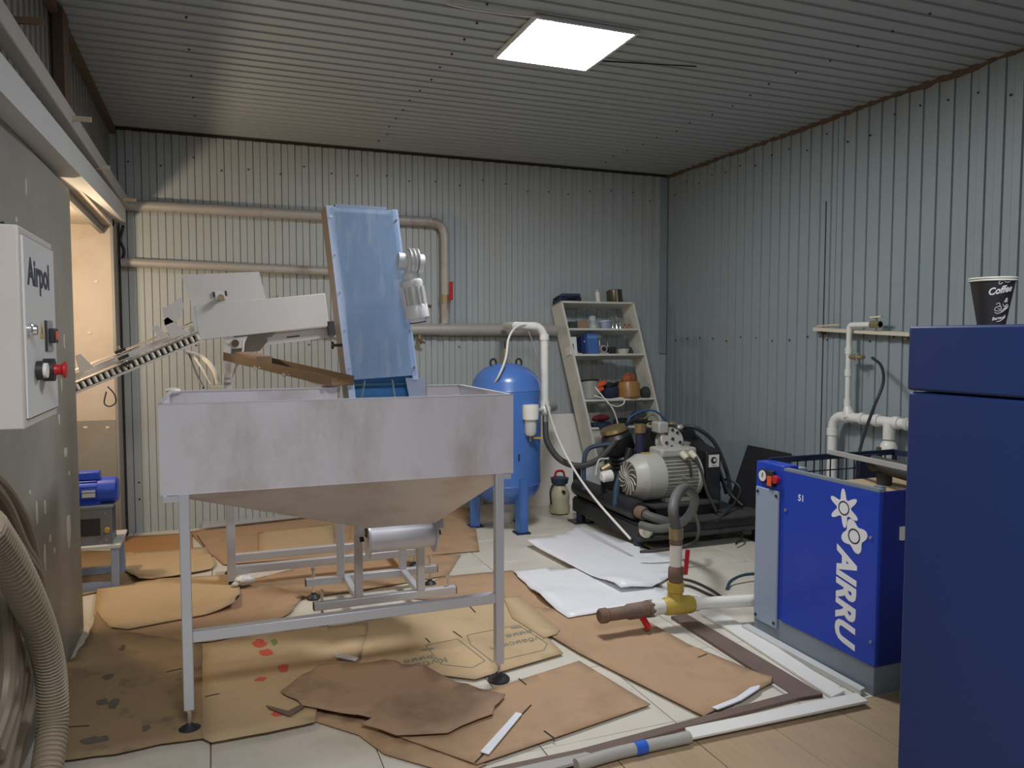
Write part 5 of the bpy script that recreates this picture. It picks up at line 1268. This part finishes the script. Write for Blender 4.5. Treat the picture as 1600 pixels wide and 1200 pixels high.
card([(186, 866), (190, 887), (217, 911), (238, 910), (285, 899), (330, 890), (338, 880), (320, 856)], .010, M_CARD_L, 'cardboard with curled front edge left of the sorting box post', seed=6, curls=((217, 911, .35, .035),), rough=.006)
card([(330, 905), (400, 905), (500, 880), (560, 870), (720, 868), (700, 900), (560, 925), (478, 935), (400, 930)], .001, M_CARD, 'cardboard under the elevator stand rails', seed=7)
card([(345, 922), (405, 911), (476, 932), (452, 960), (408, 986), (330, 1004), (290, 1006), (172, 986), (200, 960)], .006, M_CARD, 'brown cardboard between the hopper leg and the elevator stand', seed=8, rough=.006)
card([(152, 922), (180, 918), (240, 906), (372, 898), (376, 930), (367, 949), (320, 962), (200, 984), (172, 981), (146, 964)], .018, M_CARD_L, 'long cardboard flap with curled corner beside the grey wall', seed=9, curls=((370, 948, .22, .05),))
s4 = card([(152, 968), (176, 985), (292, 1004), (316, 1010), (320, 1155), (250, 1164), (180, 1180), (80, 1192), (60, 1060), (118, 1032)], .012, M_CARD_G, 'shade-darkened stained cardboard in the lower left with curled corner', seed=10, curls=((150, 964, .30, .09), (110, 1030, .2, .03)), rough=.006)
s5 = card([(316, 1008), (470, 984), (575, 975), (560, 1040), (498, 1090), (492, 1130), (420, 1146), (330, 1162), (316, 1155)], .016, M_CARD_L, 'cardboard with red printed marks behind the front hopper leg', seed=11, rough=.003)
card([(620, 935), (690, 903), (800, 893), (812, 902), (905, 972), (1005, 968), (1000, 975), (870, 1000), (800, 945)], .002, M_CARD, 'brown cardboard sheet under the torn white sheet', seed=12)
s6 = card([(470, 992), (600, 965), (790, 932), (880, 1022), (742, 1062), (640, 1050), (540, 1040), (480, 1030)], .012, M_CARD_L, 'pale carton with printed frames and lettering beside the right hopper leg', seed=13, amp=.002)
card([(786, 935), (812, 932), (875, 985), (870, 992), (850, 998), (800, 966)], .018, M_CARD_L, 'small pale cardboard piece touching the printed carton', seed=14, amp=.002)
s9 = card([(830, 950), (1000, 966), (1075, 1008), (1207, 1063), (1205, 1070), (1099, 1121), (905, 1022), (862, 996)], .009, M_CARD, 'large plain cardboard sheet in front of the pipe valve', seed=15, curls=((1207, 1066, .12, .012),))
s8 = card([(700, 1080), (765, 1080), (905, 1034), (1016, 1102), (745, 1197), (640, 1160), (590, 1140)], .010, M_CARD, 'large cardboard sheet at the bottom centre with a white strip on it', seed=16)
card([(420, 1100), (472, 1092), (620, 1140), (760, 1196), (720, 1215), (600, 1180), (560, 1150), (490, 1128)], .003, M_CARD, 'cardboard edge showing beneath the torn dirty sheet', seed=18)
s7 = card([(497, 1044), (561, 1041), (601, 1035), (667, 1049), (713, 1070), (790, 1090), (770, 1120), (700, 1150), (618, 1154), (564, 1137), (582, 1130), (472, 1107), (438, 1085), (470, 1060)], .022, M_CARD_D, 'torn dirt-blackened cardboard in the middle foreground', seed=17, amp=.012, curls=((582, 1130, .12, .025), (667, 1049, .15, .03)), rough=.012)
# white plastic sheets, curling
w2 = sheet([(802, 893), (850, 889), (905, 889), (965, 912), (1050, 922), (1062, 936), (1000, 948), (935, 958), (888, 966), (840, 932)], .022, M_WSHEET, 'torn white plastic sheet lying under the larger one', 'plastic sheet', 'white_sheet', seed=20, amp=.002, curls=((850, 940, .25, .035),), rough=.006)
w1 = sheet([(823, 848), (850, 844), (878, 834), (906, 821), (1069, 880), (1045, 903), (1018, 919), (970, 924)], .035, M_WSHEET, 'large white plastic sheet with upturned edges in front of the compressor', 'plastic sheet', 'white_sheet', seed=21, amp=.002, curls=((823, 848, .35, .05), (970, 924, .3, .05), (1069, 880, .25, .05)))

def on_sheet(o, vs, fs, nm, m, lift=.0):
    org = OFF[o]; me = bpy.data.meshes.new(nm)
    me.from_pydata([Vector((v.x, v.y, ZF[o](v.x, v.y) + lift)) - org for v in vs], [], fs); me.materials.append(m)
    p = bpy.data.objects.new(nm, me); COL.objects.link(p); p.parent = o; OFF[p] = org; return p
def strip_on(o, pix, w_, nm, m):
    pts = [FL(x, y, OFF[o].z) for x, y in pix]; dense = []
    for a, b in zip(pts, pts[1:]):
        n = max(1, int((b - a).length / .04)); dense += [a.lerp(b, k / n) for k in range(n)]
    dense.append(pts[-1]); vs = []; fs = []
    for i, p in enumerate(dense):
        d = dense[min(i + 1, len(dense) - 1)] - dense[max(0, i - 1)]; nrm = Vector((-d.y, d.x, 0)).normalized()
        vs += [p + nrm * w_ / 2, p - nrm * w_ / 2]
    for i in range(len(dense) - 1): fs.append([2 * i, 2 * i + 1, 2 * i + 3, 2 * i + 2])
    return on_sheet(o, vs, fs, nm, m)
def blob_on(o, x, y, rx, ry, nm, m, seed=0):
    c = FL(x, y, OFF[o].z); n = 16; vs = [c]; fs = []
    for k in range(n):
        a = 2 * math.pi * k / n; q = .75 + .5 * noise.noise(Vector((math.cos(a) * 1.6, math.sin(a) * 1.6, seed + x)))
        vs.append(c + Vector((math.cos(a) * rx * q, math.sin(a) * ry * q, 0)))
    for k in range(n): fs.append([0, 1 + k, 1 + (k + 1) % n])
    return on_sheet(o, vs, fs, nm, m)
def text_on(o, s, size, x, y, ang, m, nm='lettering', shear=.2):
    vs, fs = text_geo(s, size, shear=shear, offset=.001); c = FL(x, y, OFF[o].z); ca__, sa__ = math.cos(ang), math.sin(ang)
    return on_sheet(o, [c + Vector((v.x * ca__ - v.y * sa__, v.x * sa__ + v.y * ca__, 0)) for v in vs], fs, nm, m)
for (x, y, a, b, mm) in ((406, 1008, .045, .085, M_REDPR), (416, 1022, .035, .07, M_REDPR), (443, 1047, .03, .07, M_REDPR), (408, 1064, .03, .035, M_REDPR), (428, 1005, .018, .07, M_GREENPR), (436, 1118, .045, .032, M_REDPR)):
    blob_on(s5, x, y, a, b, 'print_mark', mm)
for (x, y, a, b) in ((192, 1015, .02, .05), (170, 1060, .03, .05), (160, 1100, .025, .05), (178, 1102, .03, .07), (148, 1160, .06, .05), (228, 1140, .02, .04)):
    blob_on(s4, x, y, a, b, 'print_mark', M_DARKPR)
text_on(s6, 'Кубанские', .066, 812, 1005, math.pi + .12, M_PRINT); text_on(s6, 'вина', .07, 812, 992, math.pi + .12, M_PRINT)
text_on(s6, 'Кубан', .075, 668, 1038, math.pi + .12, M_PRINT); text_on(s6, 'вина', .07, 655, 1032, math.pi + .12, M_PRINT)
for pts in ([(730, 994), (810, 978), (855, 1008), (850, 1018), (770, 1036), (735, 1008), (730, 994)], [(665, 1010), (715, 1000), (758, 1034), (738, 1045), (690, 1040), (665, 1010)]):
    strip_on(s6, pts, .006, 'printed_frame', M_PRINT)
blob_on(s6, 806, 982, .045, .015, 'printed_bar', M_PRINT); blob_on(s6, 668, 1016, .045, .015, 'printed_bar', M_PRINT)
for o, pts in ((s6, [(708, 988), (722, 998)]), (s6, [(665, 999), (672, 1006)]), (s6, [(733, 948), (743, 959)]), (s8, [(810, 1063), (822, 1073)]), (s8, [(850, 1145), (868, 1158)]), (s8, [(830, 1105), (742, 1196)]), (s9, [(1090, 1030), (1105, 1024)]), (s5, [(320, 1092), (343, 1087)]), (s4, [(260, 1053), (290, 1046)]),
               (s4, [(92, 1140), (140, 1137)]), (s2, [(308, 838), (320, 856)])):
    strip_on(o, pts, .008, 'crease', M_GAP)

def slab(pix, z0_, z1_, name, m, label, cat, rough=0, group=None):
    pts = [FL(x, y, z0_) for x, y in pix]; n = len(pts)
    vs = [Vector((p.x, p.y, z0_)) for p in pts] + [Vector((p.x, p.y, z1_)) for p in pts]
    o = MB().add(vs, [list(range(n))[::-1], [n + k for k in range(n)]] + [[k, (k + 1) % n, n + (k + 1) % n, n + k] for k in range(n)]).build(name, m, bevel=.002, seg=1)
    return tag(o, label, cat, group)
slab([(750, 1176), (790, 1132), (806, 1114), (816, 1117), (800, 1136), (764, 1180)], .026, .032, 'white_strip', M_WSHEET, 'long white plastic scrap on the bottom centre cardboard', 'scrap')
slab([(1112, 1107), (1150, 1092), (1172, 1076), (1188, 1072), (1186, 1078), (1158, 1096), (1122, 1110)], .022, .030, 'white_strip', M_WSHEET, 'white bone-shaped plastic strip at the right cardboard corner', 'scrap')
slab([(522, 1022), (545, 1024), (560, 1030), (556, 1034), (524, 1028)], .034, .042, 'white_strip', M_WSHEET, 'short white scrap on the pale carton behind the dirty cardboard', 'scrap')
slab([(415, 1103), (450, 1112), (470, 1102), (476, 1106), (452, 1120), (420, 1108)], .030, .036, 'dark_scrap', M_BROWNCH, 'bent dark brown scrap beside the dirty cardboard', 'scrap')
cr = thing('paper_wad', 'crumpled white paper wad beside the sorting box post', 'paper', FL(382, 915, .03))
MB().ball(FL(382, 913, .03) + Vector((0, 0, .028)), .05, (1.25, .8, .6), 16, 10, lambda d: 1 + .3 * noise.noise(d * 2.4)).build('wad', M_WSHEET, cr)
MB().ball(FL(368, 916, .03) + Vector((0, 0, .012)), .022, (1.2, .8, .6), 10, 6, lambda d: 1 + .3 * noise.noise(d * 3)).build('wad_tail', M_WSHEET, cr)
mdf = slab([(316, 826), (478, 808), (478, 802), (316, 818)], .03, .05, 'plastic_roll', M_BAG, 'roll of clear plastic lying along the back wall', 'plastic')

# steel channels, planks and conduit around the pit edge
slab([(1048, 967), (1072, 963), (1286, 1090), (1246, 1096)], .0, .018, 'steel_channel', M_BROWNCH, 'brown steel channel running from the valve toward the corner', 'channel')
slab([(1066, 1143), (1246, 1096), (1286, 1090), (1250, 1083), (905, 1176), (690, 1222), (720, 1236), (910, 1188)], .0, .016, 'steel_channel', M_BROWNCH, 'brown steel channel along the edge of the tan tiles', 'channel')
slab([(1070, 1141), (1338, 1086), (1357, 1099), (1080, 1157)], .018, .030, 'white_plank', M_WBOARD, 'white plank lying along the tan tile edge', 'plank')
slab([(1094, 961), (1110, 956), (1142, 968), (1320, 1084), (1300, 1093), (1135, 985)], .002, .016, 'white_plank', M_WBOARD, 'white plank lying along the blue compressor skirt', 'plank')
slab([(1158, 984), (1170, 982), (1352, 1084), (1344, 1088)], .002, .03, 'grey_profile', M_BEAM, 'narrow grey metal profile against the blue compressor skirt', 'profile')
slab([(1205, 1072), (1214, 1070), (1246, 1090), (1238, 1094)], .001, .012, 'metal_strip', M_BEAM, 'short grey metal strip beside the brown channel corner', 'strip')
cn = thing('floor_conduit', 'grey conduit with blue tape lying along the tan tile edge', 'conduit', FL(990, 1175))
a, b = FL(900, 1196, .025), FL(1077, 1152, .025); a.z = b.z = .026
MB().tube([a, a.lerp(b, .4) + Vector((0, .012, 0)), b], .024, n=12).build('conduit', M_BEAM2, cn)
q = a.lerp(b, .56) + Vector((0, .01, 0)); d_ = (b - a).normalized(); MB().cyl(q - d_ * .025, q + d_ * .025, .0265, n=12).build('blue_tape', mat('blue_tape', (.03, .12, .55), .4), cn)
slab([(800, 1206), (915, 1180), (940, 1186), (830, 1214)], .016, .03, 'grey_lath', M_BEAM2, 'weathered grey lath at the bottom edge beside the conduit', 'lath')

# ------------------------------------------------------------------ pipe with tee and valves on the floor
vz = .13
va, vb, vc = FL(936, 963, vz), FL(1055, 945, vz), FL(1180, 938, vz)
vb.y = va.y = 3.62; va = Vector((FL(936, 963, vz).x, FL(936, 963, vz).y, vz)); vb = Vector((FL(1055, 945, vz).x, FL(1055, 945, vz).y, vz)); vc = FL(1180, 938, vz)
vp = thing('floor_pipe', 'rusty and white floor pipe with yellow tee and red valve', 'pipe', (vb.x, vb.y, 0))
MB().rev(va, va.lerp(vb, .62), [(.032, 0), (.04, .03), (.04, .15), (.034, .18), (.034, .55), (.042, .6), (.044, 1)], 18).build('rusty_run', M_RUSTPIPE, vp)
MB().rev(va.lerp(vb, .62), va.lerp(vb, .68), [(.05, 0), (.05, 1)], 8).build('rusty_nut', M_RUSTPIPE, vp)
MB().cyl(va.lerp(vb, .68), va.lerp(vb, .86), .04, n=16).build('white_coupling', M_PVC, vp)
MB().cyl(va.lerp(vb, .66), va.lerp(vb, .71), .048, n=16).build('white_collar', M_PVC, vp)
MB().rev(va.lerp(vb, .84), vb.lerp(vc, .22), [(.044, 0), (.05, .1), (.05, .9), (.044, 1)], 16).build('yellow_tee', M_YELLOW, vp)
MB().cyl(vb.lerp(vc, .18), vc, .034, n=16).build('white_run', M_PVC, vp)
MB().cyl(vb.lerp(vc, .16), vb.lerp(vc, .28), .042, n=16).build('white_collar', M_PVC, vp)
up0 = vb + Vector((0, 0, .0))
MB().rev(up0, up0 + Vector((0, 0, .13)), [(.05, 0), (.045, .4), (.04, .55), (.048, .6), (.048, 1)], 8).build('yellow_riser', M_YELLOW, vp)
MB().rev(up0 + Vector((0, 0, .13)), up0 + Vector((0, 0, .22)), [(.036, 0), (.042, .2), (.042, .8), (.034, 1)], 12).build('ball_valve', M_RUSTPIPE, vp)
MB().bar(up0 + Vector((.03, -.05, .18)), up0 + Vector((.04, -.055, .32)), .026, .010, up=(0, 1, 0)).build('red_handle', M_RED, vp, bevel=.003)
MB().cyl(up0 + Vector((.02, 0, .18)), up0 + Vector((.025, -.055, .19)), .01, n=8).build('handle_stem', M_BRASS, vp)
MB().cyl(up0 + Vector((0, 0, .22)), up0 + Vector((0, 0, .34)), .034, n=16).build('pale_riser', M_PVC, vp)
MB().cyl(up0 + Vector((0, 0, .34)), up0 + Vector((0, 0, .37)), .037, n=12).build('rust_band', M_RUSTPIPE, vp)
MB().cyl(up0 + Vector((0, 0, .37)), up0 + Vector((0, 0, .43)), .04, n=12).build('hose_clamp', M_BRASS, vp)
h0 = va.lerp(vb, .53); MB().bar(h0 + Vector((0, -.02, -.03)), h0 + Vector((.02, -.06, -.085)), .03, .02).build('small_red_handle', M_RED, vp)
top = up0 + Vector((0, 0, .42))
tag(MB().tube([top, PY(1052, 795, vb.y + .02), PY(1060, 770, vb.y + .15), PY(1073, 763, vb.y + .4), PY(1085, 778, vb.y + .6), PY(1080, 800, vb.y + .8), PY(1062, 818, 4.6), PY(1030, 826, 4.75), PY(1000, 820, 4.88)], .03, n=12, sm=8).build('grey_hose', M_GREYHOSE), 'thick grey hose looping from the floor valve to the compressor', 'hose')
cable_([(1086, 800, 4.6), (1092, 830, 4.5), (1080, 850, 4.5), (1030, 860, 4.55), (1000, 862, 4.6)], .012, M_RUBBER, 'black hose curling on the floor in front of the compressor', name='black_hose')
for i, (dx_, lab) in enumerate(((0, 'upper of two black cables on the floor beside the valve'), (9, 'lower of two black cables on the floor beside the valve'))):
    pts = [FL(1040, 903 + dx_, .01), FL(1075, 906 + dx_, .01), FL(1108, 920 + dx_, .01), FL(1135, 938 + dx_ * .3, .012)]
    tag(MB().tube(pts, .009, n=6).build('floor_cable', M_BLACK), lab, 'cable')
tag(MB().tube([FL(1136, 920, .01), FL(1142, 908, .03), FL(1160, 899, .05), FL(1184, 896, .05)], .010, n=8).build('blue_tube', M_BLUEHOSE), 'short dark blue tube curving out from the blue compressor', 'hose')
slab([(1022, 912), (1032, 908), (1102, 938), (1090, 944)], .004, .02, 'white_profile', M_PVC, 'white plastic profile lying under the floor pipe', 'profile')
for i, (x, y) in enumerate(((1000, 999), (930, 1005), (770, 985))): pass
